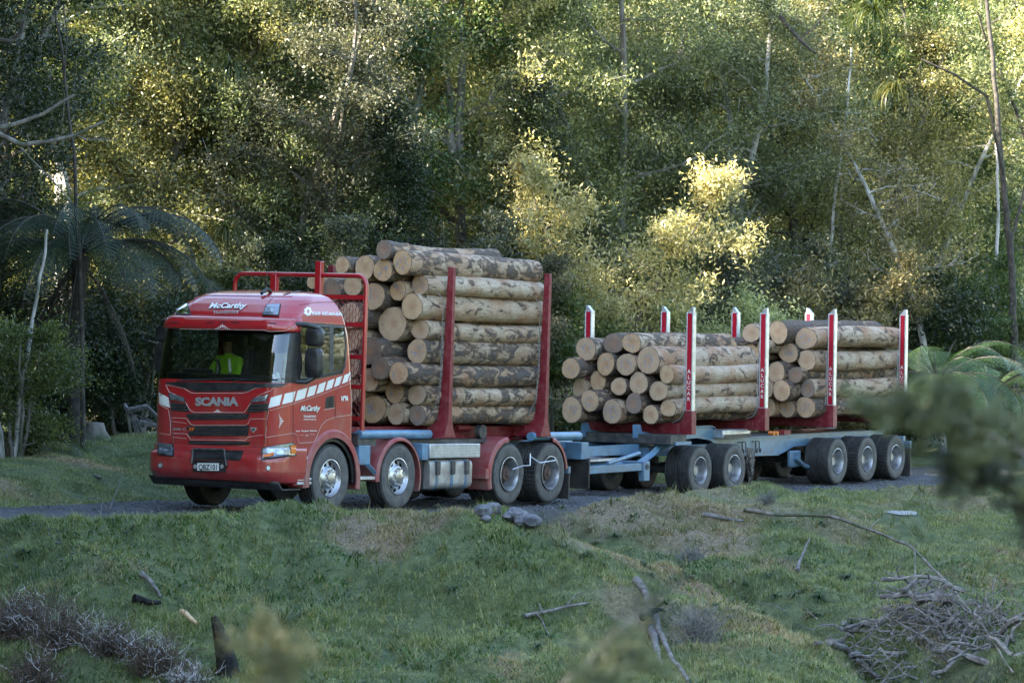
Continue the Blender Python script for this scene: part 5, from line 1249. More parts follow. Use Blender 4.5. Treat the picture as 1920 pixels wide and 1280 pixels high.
def logs_from(pose,data,xend,group,where,dx=0.,lim=1.06,zmin=1.38):
    """(px,py,r px,x of the front face,bark,end,label[,x end]); the piles are then settled so that no two trunks share space"""
    C=[]
    for row in data:
        px,py,rp,xf=row[:4]; xf+=dx; p=pose.un(px,py,0,xf); d=pose.world(p)[1]; C.append([p[1],p[2],rp*d/FPX,xf])
    C=np.array(C); C0=C.copy()
    for it in range(160):
        for i in range(len(C)):
            for j in range(i):
                dy,dz=C[i,0]-C[j,0],C[i,1]-C[j,1]; d=math.hypot(dy,dz)+1e-6; o_=(C[i,2]+C[j,2])*.985-d
                if o_>0:
                    dy/=d; dz/=d; C[i,0]+=dy*o_*.4; C[i,1]+=dz*o_*.4; C[j,0]-=dy*o_*.4; C[j,1]-=dz*o_*.4
        C[:,:2]+=(C0[:,:2]-C[:,:2])*.02
        C[:,0]=np.clip(C[:,0],-lim+C[:,2],lim+.03-C[:,2]); C[:,1]=np.maximum(C[:,1],zmin+C[:,2])
    if DEBUG_LOGS: print(group,'moved',np.round(np.abs(C-C0)[:,:2].max(0),2),np.round(np.abs(C-C0)[:,:2].mean(0),2))
    for row,(y,z,r,xf) in zip(data,C):
        px,py=row[:2]; x=pose.un(px,py,1,y)[0]; x=float(np.clip(x,xf-.35,xf+.35))
        log(pose,x,(row[7] if len(row)>7 else xend+LR.normal(0,.07)),y,z,r,row[4],row[5],row[6],group)
DEBUG_LOGS=False
P_,M_,D_='log_pale','log_mid','log_dark'; EP,EN,ED='end_paint','end_plain','end_dark'
truck_logs=[
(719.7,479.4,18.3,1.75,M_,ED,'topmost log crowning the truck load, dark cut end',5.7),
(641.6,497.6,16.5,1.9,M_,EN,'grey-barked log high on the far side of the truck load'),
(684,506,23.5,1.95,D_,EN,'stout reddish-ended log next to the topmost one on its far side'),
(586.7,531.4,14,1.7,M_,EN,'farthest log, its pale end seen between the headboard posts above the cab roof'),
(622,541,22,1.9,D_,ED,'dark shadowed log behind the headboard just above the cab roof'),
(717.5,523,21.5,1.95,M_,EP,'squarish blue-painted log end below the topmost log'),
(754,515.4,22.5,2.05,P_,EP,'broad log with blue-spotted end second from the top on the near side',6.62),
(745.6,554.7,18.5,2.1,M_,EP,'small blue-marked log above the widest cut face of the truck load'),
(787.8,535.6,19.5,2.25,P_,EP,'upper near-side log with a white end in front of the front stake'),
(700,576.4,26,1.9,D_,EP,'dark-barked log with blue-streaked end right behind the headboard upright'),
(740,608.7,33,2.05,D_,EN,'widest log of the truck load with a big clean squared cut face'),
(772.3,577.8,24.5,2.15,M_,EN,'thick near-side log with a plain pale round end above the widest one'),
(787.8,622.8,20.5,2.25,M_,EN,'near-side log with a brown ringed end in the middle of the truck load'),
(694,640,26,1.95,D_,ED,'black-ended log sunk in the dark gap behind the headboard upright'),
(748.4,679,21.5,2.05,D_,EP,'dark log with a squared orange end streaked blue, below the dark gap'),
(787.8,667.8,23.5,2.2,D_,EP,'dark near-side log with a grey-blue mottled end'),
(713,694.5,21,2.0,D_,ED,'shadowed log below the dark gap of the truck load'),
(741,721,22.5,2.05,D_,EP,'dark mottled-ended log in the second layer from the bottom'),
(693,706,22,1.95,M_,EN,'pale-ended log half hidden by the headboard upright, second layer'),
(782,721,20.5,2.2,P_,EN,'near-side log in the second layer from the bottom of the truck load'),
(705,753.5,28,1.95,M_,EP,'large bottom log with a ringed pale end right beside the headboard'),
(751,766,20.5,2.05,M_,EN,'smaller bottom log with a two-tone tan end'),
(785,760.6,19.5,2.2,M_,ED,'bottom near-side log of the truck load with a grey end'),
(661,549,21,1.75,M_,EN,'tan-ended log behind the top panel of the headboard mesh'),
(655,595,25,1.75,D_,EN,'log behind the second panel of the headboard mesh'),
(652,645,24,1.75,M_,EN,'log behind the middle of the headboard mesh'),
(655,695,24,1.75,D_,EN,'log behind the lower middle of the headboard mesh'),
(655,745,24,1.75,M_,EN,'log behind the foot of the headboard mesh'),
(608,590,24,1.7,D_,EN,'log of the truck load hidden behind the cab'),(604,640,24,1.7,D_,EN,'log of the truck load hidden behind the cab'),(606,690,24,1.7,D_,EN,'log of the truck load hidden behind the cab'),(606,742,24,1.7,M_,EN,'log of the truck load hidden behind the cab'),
(564,600,22,1.7,D_,EN,'log of the truck load hidden behind the cab'),(562,650,24,1.7,D_,EN,'log of the truck load hidden behind the cab'),(562,700,24,1.7,D_,EN,'log of the truck load hidden behind the cab'),(562,748,22,1.7,M_,EN,'log of the truck load hidden behind the cab'),
]
logs_from(TR,truck_logs,6.85,'logs stacked on the truck','truck',.42,1.07,1.33)
front_logs=[
(1063.5,691,20,-1.05,M_,EP,'log with a blue-spotted end leaning on the first trailer stake'),
(1099,669.7,22,-1.0,P_,EP,'pale log with a round grey end at the far top corner of the front load'),
(1149.8,649.4,20.5,-.9,D_,ED,'grey rough-ended log on top, left of the highest one of the front trailer load'),
(1184.3,642.9,20,-.85,P_,EP,'highest log of the front trailer load, long and pale barked'),
(1135.6,687,20.5,-1.0,M_,EP,'log with an orange frayed end below the grey rough-ended one'),
(1174.2,683.9,21.5,-.95,M_,EP,'log with a diagonal crack across its end near the top of the front load'),
(1215.8,679.8,25.5,-.9,P_,EP,'thickest log of the front trailer load with an oval orange end'),
(1250.3,700,17,-.75,P_,EN,'near-side upper log with a plain tan end left of the first near stake'),
(1088.9,723,18,-1.0,M_,EN,'small grey-ended log at the far end of the second row, front trailer load'),
(1121.4,722.5,19,-1.0,M_,EN,'white-ended log second row up, beside the small grey one'),
(1160.6,724,17.3,-1.0,D_,EN,'small yellow-ended log in the second row of the front trailer load'),
(1197.5,722.5,21,-.9,M_,EN,'frayed yellow-ended log in the second row of the front load'),
(1235,733.6,19.7,-.75,P_,EN,'light grey-ended near-side log above the bottom row of the front trailer load'),
(1063.5,755,23.5,-1.05,M_,EP,'bottom corner log with a dark slash, farthest left on the trailer'),
(1102,761,20,-1.0,M_,EP,'bottom log with blue dots and a flattened right side, second from the left'),
(1147.8,760,22,-1.0,M_,EP,'bottom log with blue lettering marks, third from the left'),
(1188.4,764,18.5,-.95,D_,ED,'dark dirty-ended bottom log, fourth from the left'),
(1220.3,766.7,17.7,-.9,M_,EN,'small plain grey bottom log, fifth from the left'),
(1253.4,767,17,-.75,P_,EN,'near-side bottom log of the front trailer load behind the stake foot'),
]
logs_from(TL,front_logs,2.98,'logs on the front trailer bunks','front',.05,1.05,1.36)
rear_logs=[
(1408.6,629,18.5,4.2,M_,EN,'grey-ended top log just left of the second near trailer stake'),
(1459.4,639,21,4.6,D_,EN,'dark-barked brown-ended log in the top row of the rear trailer load'),
(1520.3,650,22,4.7,P_,EP,'thick cream log on top at the near side of the rear trailer load'),
(1431,659,13,4.3,M_,EN,'thin log half hidden behind the second near stake'),
(1484.7,672.7,20,4.6,D_,EP,'grey round-ended log under the brown one in the rear trailer load'),
(1455.3,698,19.5,4.4,D_,EN,'tan-ended log beside the small blackened one'),
(1491,709,15.6,4.6,D_,ED,'small blackened log end in the middle of the rear trailer load'),
(1517,693,19.5,4.7,P_,EN,'cream log with a pinkish end second from the top on the near side'),
(1519.3,732.6,16.5,4.7,M_,ED,'log with a dark freckled end second from the bottom on the near side'),
(1465.4,735.7,19.5,4.5,D_,EN,'grey rough-ended log above the bottom row of the rear trailer load'),
(1436,733,17,4.3,M_,EN,'log of the rear load just right of the second near stake, above the bottom'),
(1447,771,19,4.4,M_,EN,'white-ended bottom log just right of the second near stake'),
(1483.7,769,17.5,4.6,D_,EP,'round tan bottom log in the middle of the rear trailer load'),
(1519,768,20.7,4.7,M_,EP,'bottom near-side log of the rear trailer load with blotched bark'),
(1408,668,18,4.1,M_,EN,'log of the rear load hidden behind the front load'),(1400,705,19,4.1,M_,EN,'log of the rear load hidden behind the front load'),(1398,742,19,4.1,M_,EN,'log of the rear load hidden behind the front load'),(1366,650,18,4.1,M_,EN,'log of the rear load hidden behind the front load'),(1365,700,20,4.1,M_,EN,'log of the rear load hidden behind the front load'),(1405,772,17,4.1,M_,EN,'log of the rear load hidden behind the front load'),(1366,756,20,4.1,M_,EN,'log of the rear load hidden behind the front load'),
]
logs_from(TL,rear_logs,9.25,'logs on the rear trailer bunks','rear',.1,1.05,1.36)
# ---------------------------------------------------------------- ferns
LM['fern']=leaf_mat('fern_frond',(.04,.09,.045),(.075,.14,.08),(.13,.20,.125),trans=.35,rough=.35)
LM['fern_dark']=leaf_mat('shaded_fern_frond',(.012,.028,.016),(.022,.045,.026),(.045,.075,.045),trans=.3,rough=.4)  # darker copy of the frond colour, with shade put into it
LM['fern_dead']=leaf_mat('dead_fern_frond',(.015,.014,.008),(.03,.025,.015),(.05,.04,.025),trans=.2,rough=.7)
def frond_mesh(L,rise,droop,wid,seed,np_=28):
    R=np.random.default_rng(seed); n=22; P=[]; p=np.array([0.,0,0]); an=rise
    for i in range(n+1):
        P.append(p.copy()); u=i/n; a=rise-(rise+droop)*u**1.25; p=p+np.array([math.cos(a),0,math.sin(a)])*L/n
    P=np.array(P); tb=MB().tube(P,np.linspace(.02,.004,n+1),4)
    V=[];F_=[]
    for k in range(np_):
        u=.16+.84*k/np_; i=u*n; i0=min(int(i),n-1); b=P[i0]+(P[i0+1]-P[i0])*(i-i0); tg=P[i0+1]-P[i0]; tg/=np.linalg.norm(tg); up=np.cross(tg,[0,1,0]); up*=-1 if up[2]<0 else 1
        pl=wid*math.sin(math.pi*min(.97,(u-.10)/.92))**.8*R.uniform(.9,1.08)
        for s in (-1,1):
            d=np.array([0,s,0])*.9+tg*.35-up*.22; d/=np.linalg.norm(d); m=11
            for q in range(m):
                c=b+d*pl*(q+.5)/m-up*.10*pl*((q+.5)/m)**2; ll=.055*(1-.75*q/m)*(pl/wid)**.5+.008; w_=pl/m*.30
                for s2 in (-1,1):
                    t2=tg*s2; e=c+t2*ll+d*ll*.35; k0=len(V); V+= [c-d*w_,c+d*w_,e]; F_.append((k0,k0+1,k0+2))
    return tb.mesh('rachis'),fast('frond',np.array(V),np.array(F_),3)
FV=[frond_mesh(2.5,1.05,1.15,.44,1),frond_mesh(2.6,.85,1.35,.46,2),frond_mesh(2.4,.5,1.5,.42,3),frond_mesh(2.3,1.3,.6,.40,4),frond_mesh(1.9,-.9,1.45,.26,5)]
_fm={}
def frond(root,i,lm,az,sc,rb='dark_bark',tilt=0,name='frond'):
    k=(i,lm)
    a,b=FV[i]
    for me in (a,b):
        if not me.materials: me.materials.append(None)
    o=bpy.data.objects.new(name,b); COL.objects.link(o); o.parent=root[0]; o.location=root[1]; o.rotation_euler=(tilt,0,az); o.scale=(sc,sc,sc)
    q=bpy.data.objects.new('rachis',a); COL.objects.link(q); q.parent=o
    for ob,mt_ in ((o,LM[lm]),(q,MT[rb])): ob.material_slots[0].link='OBJECT'; ob.material_slots[0].material=mt_
    return o
def fern(x,y,z,trunk_h,n,lm,sc,label,seed,dead=0,mix=(0,1,2,3),lean=(0,0),az0=None):
    R=np.random.default_rng(seed); t=empty('tree_fern' if trunk_h>1 else 'fern'); t.location=(x,y,z)
    top=(lean[0],lean[1],trunk_h)
    if trunk_h>.3:
        n_=26; P=[(lean[0]*u**1.5+.02*math.sin(u*9),lean[1]*u,trunk_h*u-.2*(1-u)) for u in np.linspace(0,1,n_)]
        MB().tube(P,[.155*(1.25-.45*min(1,u*2.2)+.55*max(0,u-.75)*2)*(1+.10*R.normal()) for u in np.linspace(0,1,n_)],11).build('trunk',MT['dark_bark'],t,60)
    for k in range(n):
        i=mix[k%len(mix)]; frond((t,top),i,lm,2*math.pi*k/n*(1.0)+R.normal(0,.18) if az0 is None else az0[k],sc*R.uniform(.85,1.12),tilt=R.normal(0,.15))
    for k in range(dead): frond((t,(top[0],top[1],trunk_h-.05)),4,'fern_dead',R.uniform(0,6.28),R.uniform(.8,1.25)*sc,name='dead_frond')
    tag(t,label,'tree fern' if trunk_h>1 else 'fern','tree ferns and ferns'); return t
p_=ray(140,860,64.5); zt=ray(148,480,64.5)[2]; zb=hz(p_[0],64.5)
fern(p_[0],64.5,zb,zt-zb,44,'fern_dark',1.25,'tall black-trunked tree fern with drooping dark fronds left of the truck',5,dead=6,lean=(.08,0),mix=(1,2,0,2,1))
q=ray(330,560,70.); fern(q[0],70.,q[2]-1.2,1.2,10,'fern_dark',.8,'smaller dark tree fern just behind the far side of the cab roof',8)
q=ray(60,880,62.); fern(q[0],62.,hz(q[0],62.),.1,11,'fern_dark',.62,'low dark fern on the verge left of the tree fern trunk',9,mix=(1,2,0))
for k,(px,py,d,sc,n,lm,lab) in enumerate([(1760,745,80,1.15,26,'fern','big pale green fern arching just right of the last trailer stake'),(1850,775,82,1.1,22,'fern','pale green fern low on the right, between the others'),(1915,830,80,.8,14,'fern','green fern at the right edge behind the blurred branch')]):
    q=ray(px,py,d); fern(q[0],d,q[2]+.0,.3,n,lm,sc,lab,20+k,mix=(1,2,0,2))
# perching tufts on trunks
def strap_tuft(name,x,y,z,n,L,label,seed,lm='drygrass2',cat='perching plant',group='perching tufts in the trees',droop=1.,w0=.03,mix_dead=.4):
    R=np.random.default_rng(seed); V=[];F_=[]
    for k in range(n):
        az=R.uniform(0,6.28); l=L*R.uniform(.5,1.1); el=R.uniform(.2,1.4); p=np.array([0.,0,0]); a=el; w=w0*R.uniform(.6,1.1); sd=np.array([-math.sin(az),math.cos(az),0])*w/2; k0=len(V); m=6
        for i in range(m+1):
            ww=1-.85*(i/m)**2; V+= [p-sd*ww,p+sd*ww]; a-=droop*R.uniform(.7,1.2)*2.2/m; p=p+np.array([math.cos(az)*math.cos(a),math.sin(az)*math.cos(a),math.sin(a)])*l/m
        F_+= [(k0+2*i,k0+2*i+1,k0+2*i+3,k0+2*i+2) for i in range(m)]
    o=link(name,fast(name,np.array(V),np.array(F_),4),LM[lm]); o.location=(x,y,z); tag(o,label,cat,group); return o
LM['tuft']=leaf_mat('strap_leaf',(.025,.04,.012),(.06,.08,.02),(.15,.15,.05),trans=.45,rough=.4); LM['drygrass2']=LM['tuft']
LM['rush']=leaf_mat('rush_leaf',(.02,.05,.02),(.04,.09,.035),(.08,.13,.06),trans=.2,rough=.5)
for k,(px,py,d,n,L,lab) in enumerate([(432,125,74,150,.9,'tuft of strap leaves perched high on the dark trunk upper left'),(425,430,73.5,130,.85,'lower tuft of strap leaves on the dark trunk above the cab'),(1640,20,82,120,1.1,'hanging tuft of strap leaves at the top edge, right of centre'),(1680,165,83,110,.9,'tuft of strap leaves below the top one on the right'),(1340,150,82,60,.6,'dark tuft of strap leaves in the middle right crown')]):
    q=ray(px,py,d); strap_tuft('perching_plant',q[0],d,q[2],n,L,lab,60+k)
def stick(name,pts,r,mt,label,cat,group=None,parent=None,n=8,kids=(),smooth=50):
    """pts in world"""
    pts=[Vector(p) for p in pts]; P=[]
    if name=='bare_tree': pts=[Vector((pts[0].x+.05,pts[0].y,hz(pts[0].x,pts[0].y)-.2))]+pts
    for i in range(len(pts)-1):
        for q in range(5): 
            t=q/5; v=pts[i].lerp(pts[i+1],t); P.append(v+Vector((mnoise.noise(v*2.1)*.05,0,mnoise.noise(v*2.1+Vector((5,5,5)))*.05))*min(1,r*14))
    P.append(pts[-1]); o=MB().tube(P,[r*(1-.6*i/len(P)) for i in range(len(P))],n).build(name,MT[mt],parent,smooth)
    if label: tag(o,label,cat,group)
    for kp in kids: MB().tube([Vector(p) for p in kp],[r*.4*(1-.7*i/len(kp)) for i in range(len(kp))],5).build('side_branch',MT[mt],o,50)
    return o
R=lambda px,py,d: tuple(ray(px,py,d))
MT['dead']=mat('weathered_dead_wood',(.07,.066,.066),(.19,.185,.185),sc=12,rough=.85,bump=.4,stretch=(1,1,1),c=(.09,.085,.08),csc=4)
MT['char']=mat('charred_wood',(.003,.003,.004),(.012,.012,.015),sc=14,spec=.2,rough=.7,bump=.8,bsc=22,bdist=.03)
MT['mossy']=mat('mossy_bark',(.02,.022,.012),(.05,.055,.02),sc=7,rough=.9,bump=.7,bsc=18,bdist=.03)
# dark epiphyte-laden trunk, its mossy leaning limb
stick('bare_tree',[R(455,560,78.5),R(450,420,78.5),R(440,280,78.4),R(436,160,78.3),R(430,60,78.3)],.17,'mossy','dark mossy trunk carrying the two perching tufts, upper left','tree trunk',kids=[[R(452,300,78.4),R(480,290,78.),R(510,350,77.8),R(548,392,77.6)],[R(440,130,78.3),R(500,125,78),R(560,105,77.8),R(590,110,77.6)],[R(443,265,78.3),R(380,262,78),R(330,264,77.8)]])
stick('bare_tree',[R(1548,560,86.5),R(1556,480,86.5),R(1566,370,86.4),R(1578,280,86.4),R(1590,180,86.3),R(1596,90,86.3)],.055,'pale_bark','slender white trunk standing bare above the rear trailer load','tree trunk')
stick('bare_tree',[R(1902,760,87),R(1900,620,87),R(1896,480,87),R(1880,340,87),R(1868,180,87),R(1850,0,87)],.12,'dark_bark','dark upright trunk near the right edge','tree trunk',kids=[[R(1896,450,87),R(1915,380,87),R(1930,300,87)],[R(1882,330,86),R(1850,180,85),R(1790,140,84),R(1730,112,84)]])
stick('bare_tree',[R(1868,700,88.5),R(1864,560,88.5),R(1872,400,88.5),R(1868,240,88.5)],.07,'pale_bark','thin pale trunk beside the dark one near the right edge','tree trunk')
stick('bare_tree',[R(17,930,60.5),R(30,820,60.5),R(42,700,60.5),R(62,600,60.5),R(80,500,60.5),R(88,430,60.5)],.055,'pale_bark','thin pale sapling stem at the left edge','tree trunk')
stick('bare_tree',[R(12,925,60),R(2,840,60),R(-12,760,60)],.10,'pale_bark','pale leaning stem cut off by the left edge','tree trunk')
stick('bare_tree',[R(150,470,63.5),R(142,400,63.5),R(139,280,63.4),R(125,190,63.4),R(118,110,63.4),R(104,20,63.4)],.045,'dark_bark','thin dark stem rising out of the tree fern crown','tree trunk',kids=[[R(120,160,63.4),R(126,60,63.3),R(118,10,63.3)]])
stick('branch',[R(-30,235,60),R(40,272,60),R(90,268,60),R(140,252,60),R(195,228,60)],.05,'bark','pale bare branch reaching in from the left edge','branch','bare branches at the left edge',kids=[[R(35,272,60),R(60,300,60),R(100,340,60),R(135,380,60)],[R(140,252,60),R(160,262,60),R(220,262,60)]])
stick('branch',[R(-20,245,60.5),R(30,232,60.5),R(80,215,60.5),R(140,178,60.5)],.05,'bark','broken pale branch above the other at the left edge','branch','bare branches at the left edge')
stick('branch',[R(-10,75,60),R(20,78,60),R(40,62,60),R(46,38,60)],.045,'dark_bark','small dark hooked branch in the top left corner','branch','bare branches at the left edge')
stick('branch',[R(1460,30,84),R(1500,75,84),R(1530,100,84)],.06,'dark_bark','dark crooked branch near the top right of centre','branch',None,kids=[[R(1500,75,84),R(1530,50,84),R(1560,10,84)]])
# ---------------------------------------------------------------- things on the ground
def gp(px,py,up=0.,y0=41): p=hit(px,py,y0,88).copy(); p[2]=hz(p[0],p[1])+up; return tuple(p)
# fallen trunk and roots on the far verge at the left
a=ray(172,850,65.5); b=ray(300,815,66.5); stick('fallen_log',[a,ray(230,828,66),b],.17,'dead','weathered fallen log on the verge left of the truck','log',kids=[[ray(262,822,66),ray(248,780,66),ray(232,757,66)],[ray(262,790,66),ray(300,800,66),ray(320,790,66)],[ray(275,830,66),ray(250,775,66),ray(285,790,66)],[ray(240,770,65.9),ray(275,762,65.9),ray(300,785,65.9)]])
p=ray(150,858,65.2); o=MB().lathe([(.001,.32),(.20,.30),(.24,.15),(.34,0),(.42,-.2)],14,axis='z',c=(0,0,0)).build('tree_stump',MT['bark'],None,50); o.location=(p[0]+.25,p[1],hz(p[0],p[1])+.1); tag(o,'old grey-brown stump at the foot of the tree fern','stump')
for k,(pts,r,lab) in enumerate([([gp(186,975),gp(192,955,.12,),gp(200,962,.05)],.010,'pale twig sticking up beside the road at the left'),([gp(205,962,.05),gp(216,945,.15),gp(232,925,.34)],.010,'forked pale twig leaning over the road edge at the left'),([gp(338,955,0),gp(341,944,.12)],.009,'short white twig stub on the bank under the truck front'),([gp(178,893,0),gp(190,905,.05)],.03,'pale stick lying on the verge at the left')]): stick('twig',pts,r,'dead',lab,'twig','twigs beside the road')
# culvert rocks
Rr=np.random.default_rng(9); rocks=empty('rock_pile'); c0=gp(955,975); rocks.location=c0
for k in range(22):
    bm=bmesh.new(); bmesh.ops.create_icosphere(bm,subdivisions=2,radius=Rr.uniform(.06,.15)); sd_=Rr.uniform(0,50)
    for v in bm.verts: v.co*=1+.45*mnoise.noise(v.co*9+Vector((sd_,0,0))); v.co.z*=.75
    me=bpy.data.meshes.new('rock'); bm.to_mesh(me); bm.free(); o=link('rock',me,MT['stone'],rocks,35)
    u=Rr.uniform(-.38,.38); w_=Rr.uniform(-.5,.5); o.location=(u,w_,hz(c0[0]+u,c0[1]+w_)-c0[2]+.05+.06*Rr.random())
tag(rocks,'heap of dark grey rocks at the edge of the road above the gully','rocks')
# puddles
MT['water']=mat('glare_puddle_water',(.45,.48,.54),rough=.3,spec=1.); MT['water'].node_tree.nodes['Principled BSDF'].inputs['Metallic'].default_value=.6  # pale metallic base puts the sky glare into the puddle's colour
def puddle(px,py,rx,ry,label):
    p=(px,py); n=26; V=[(p[0]+rx*math.cos(a)*(1+.2*math.sin(3*a)),p[1]+ry*math.sin(a)*(1+.2*math.cos(2*a)),0) for a in np.linspace(0,2*math.pi,n,endpoint=False)]
    z=hz(p[0],p[1])+.02; V=[(a,b,z) for a,b,_ in V]; o=MB().add(V,[tuple(range(n))]).build('puddle',MT['water'],None,None); tag(o,label,'puddle','puddles on the grassy flat')
puddle(6.9,61.8,.26,1.0,'small bright puddle on the grass right of centre'); 
# dead wood on the bank
stick('fallen_branch',[gp(1395,962,.03),gp(1440,975,.10),gp(1560,1003,.30),gp(1640,1035,.34),gp(1710,1072,.40),gp(1770,1125,.30),gp(1830,1190,.25),gp(1900,1275,.1)],.034,'bark','long thin fallen sapling slanting down the bank at the right','branch','dead wood on the bank',kids=[[gp(1640,1035,.34),gp(1628,1050,.5),gp(1650,1040,.6)],[gp(1715,1075,.42),gp(1716,1095,.12),gp(1720,1135,.0)]])
stick('fallen_branch',[gp(985,1163,.05),gp(1040,1158,.07),gp(1105,1143,.06)],.032,'dead','lichen-grey branch lying level on the bank below the middle','branch','dead wood on the bank',kids=[[gp(1005,1160,.07),gp(1015,1175,.04),gp(1032,1200,.02)],[gp(1060,1152,.08),gp(1080,1140,.12),gp(1097,1136,.16)],[gp(1018,1160,.05),gp(1010,1148,.12)]])
stick('fallen_branch',[gp(1190,1105,.12),gp(1210,1135,.12),gp(1232,1185,.1),gp(1258,1240,.08),gp(1290,1290,.05)],.06,'dead','pale bare log slanting to the bottom edge right of the middle','branch','dead wood on the bank')
stick('fallen_branch',[gp(1222,1190,.05),gp(1232,1230,.05),gp(1240,1262,.05)],.06,'dead','short grey log lying against the pale bare one','branch','dead wood on the bank')
stick('fallen_branch',[gp(1205,1198,.28),gp(1225,1190,.30),gp(1240,1186,.30)],.06,'char','short blackened stick lying across the pale logs','branch','dead wood on the bank')
stick('fallen_branch',[gp(1320,972,.04),gp(1355,978,.06),gp(1395,982,.05)],.045,'dead','mossy grey branch high on the bank under the trailer wheels','branch','dead wood on the bank')
stick('fallen_branch',[gp(1495,1078,.05),gp(1505,1060,.12),gp(1518,1040,.25)],.03,'dead','leaning grey stick in the middle of the right bank','branch','dead wood on the bank')
stick('fallen_branch',[gp(1555,1215,.08),gp(1600,1245,.1),gp(1650,1290,.1)],.06,'dead','grey split log at the bottom edge left of the brush pile','branch','dead wood on the bank')
stick('fallen_branch',[gp(1530,1225,.1),gp(1580,1222,.12)],.03,'dead','thin grey stick on the split log','branch','dead wood on the bank')
stick('fallen_branch',[gp(262,1098,.12),gp(280,1118,.12),gp(302,1140,.08)],.045,'dead','pale stick lying above the frosty brush','branch','dead wood on the bank')
stick('fallen_branch',[gp(250,1142,.1),gp(275,1146,.1),gp(300,1143,.1)],.06,'char','blackened stick above the frosty brush','branch','dead wood on the bank')
stick('fallen_branch',[gp(340,1158,.05),gp(356,1168,.06),gp(370,1175,.05)],.05,'end_plain','short cream-coloured piece of split wood','branch','dead wood on the bank')
# black charred stub
p=gp(412,1268); V=MB(); q=[ray(400,1155,p[1]),ray(408,1175,p[1]),ray(420,1215,p[1]),ray(428,1262,p[1]),ray(440,1300,p[1])]
o=V.tube(q,[.035,.075,.12,.15,.19],9).build('charred_stump',MT['char'],None,35); tag(o,'pointed charred black stump near the bottom left','stump')
# clumps
for k,(px,py,n,L,dr,lab) in enumerate([(528,1175,90,.32,.18,'spiky dark rush clump on the lower bank'),(500,1168,50,.22,.2,'smaller rush clump left of the spiky one'),(50,1040,120,.25,.8,'dark leafy clump on the bank at the left edge'),(160,1080,90,.2,.9,'low green leafy clump left of centre of the bank'),(1010,1215,60,.22,.8,'dark broad-leaved weed below the level grey branch'),(850,1110,70,.18,.9,'blue-green weed in the middle of the bank'),(1540,985,70,.2,.7,'blue-grey weed beside the fallen sapling'),(1440,1085,80,.22,.8,'dark weed in the dip of the right bank'),(1365,1165,90,.24,.8,'blue-green leafy weed low on the right bank'),(1590,1090,160,.35,.9,'dark shaggy hanging tuft above the brush pile')]):
    p=gp(px,py); strap_tuft('grass_clump',p[0],p[1],p[2],n,L,lab,90+k,lm='rush',cat='plant',group='clumps growing on the bank',droop=dr,w0=.016)
# bare twiggy shrubs, frosty brush, brush pile
def twigs(x,y,z,n,h,sp,r,seed,mt,name,label,cat,group=None,curl=.25,branches=4,kind=None,frost=None):
    R=np.random.default_rng(seed); t=empty(name); t.location=(x,y,z); m=MB(); m2=MB()
    for k in range(n):
        d=np.array([R.normal(0,sp),R.normal(0,sp),1.]); d/=np.linalg.norm(d); p=np.array([R.normal(0,h*.25*sp*2),R.normal(0,h*.2),0.]); P=[p.copy()]; L=h*R.uniform(.5,1.1)
        for i in range(6): d=d+R.normal(0,curl,3); d/=np.linalg.norm(d); p=p+d*L/6; P.append(p.copy())
        m.tube(P,[r*(1-.8*i/6) for i in range(7)],3,cap=False)
        for b in range(branches):
            i=R.integers(2,6); d2=d+R.normal(0,.7,3); d2/=np.linalg.norm(d2); q=[P[i],P[i]+d2*L*.15,P[i]+(d2+R.normal(0,.3,3))*L*.28]; (m2 if frost and R.random()<frost else m).tube(q,[r*.5,r*.4,r*.25],3,cap=False)
    o=m.build('twigs',MT[mt],t,None); o['kind']='stuff'
    if m2.v: o=m2.build('frosted_twigs',MT['frost'],t,None); o['kind']='stuff'
    tag(t,label,cat,group); return t
MT['frost']=mat('frosted_twig',(.34,.34,.37),(.58,.58,.6),sc=20,rough=.8); MT['heath']=mat('purple_brown_twig',(.035,.026,.02),(.09,.06,.045),sc=12,rough=.85); MT['greytwig']=mat('grey_twig',(.10,.10,.095),(.2,.2,.19),sc=12,rough=.85)
for k,(px,py,n,h,sp,mt,fr,lab) in enumerate([(30,1190,170,.75,.35,'heath',0.17,'frosty heath shrub in the bottom left corner'),(110,1215,170,.7,.4,'heath',0.15,'purple-brown heath shrub second from the left edge'),(200,1230,190,.62,.45,'heath',0.20,'white-tipped frosty heath shrub left of the charred stump'),(290,1262,190,.6,.45,'heath',0.17,'brown heath shrub just left of the charred stump'),(60,1290,150,.6,.4,'heath',0.10,'dark heath shrub along the bottom edge at the left'),(350,1295,110,.4,.4,'heath',.5,'frosted low heath along the bottom edge by the charred stump'),(1312,1205,130,.62,.28,'greytwig',None,'bare grey twiggy shrub on the right bank'),(1440,945,50,.35,.25,'greytwig',None,'small bare shrub beside the road under the trailer'),(1295,1050,90,.3,.5,'greytwig',None,'low grey bare shrub in the gully')]):
    p=gp(px,py); twigs(p[0],p[1],p[2]-.05,n,h,sp,.006,130+k,mt,'heath_shrub' if mt=='heath' else 'bare_shrub',lab,'shrub','leafless shrubs on the bank',frost=fr,branches=6)
bp=empty('brush_pile'); c=gp(1745,1185); bp.location=c; Rb=np.random.default_rng(31)
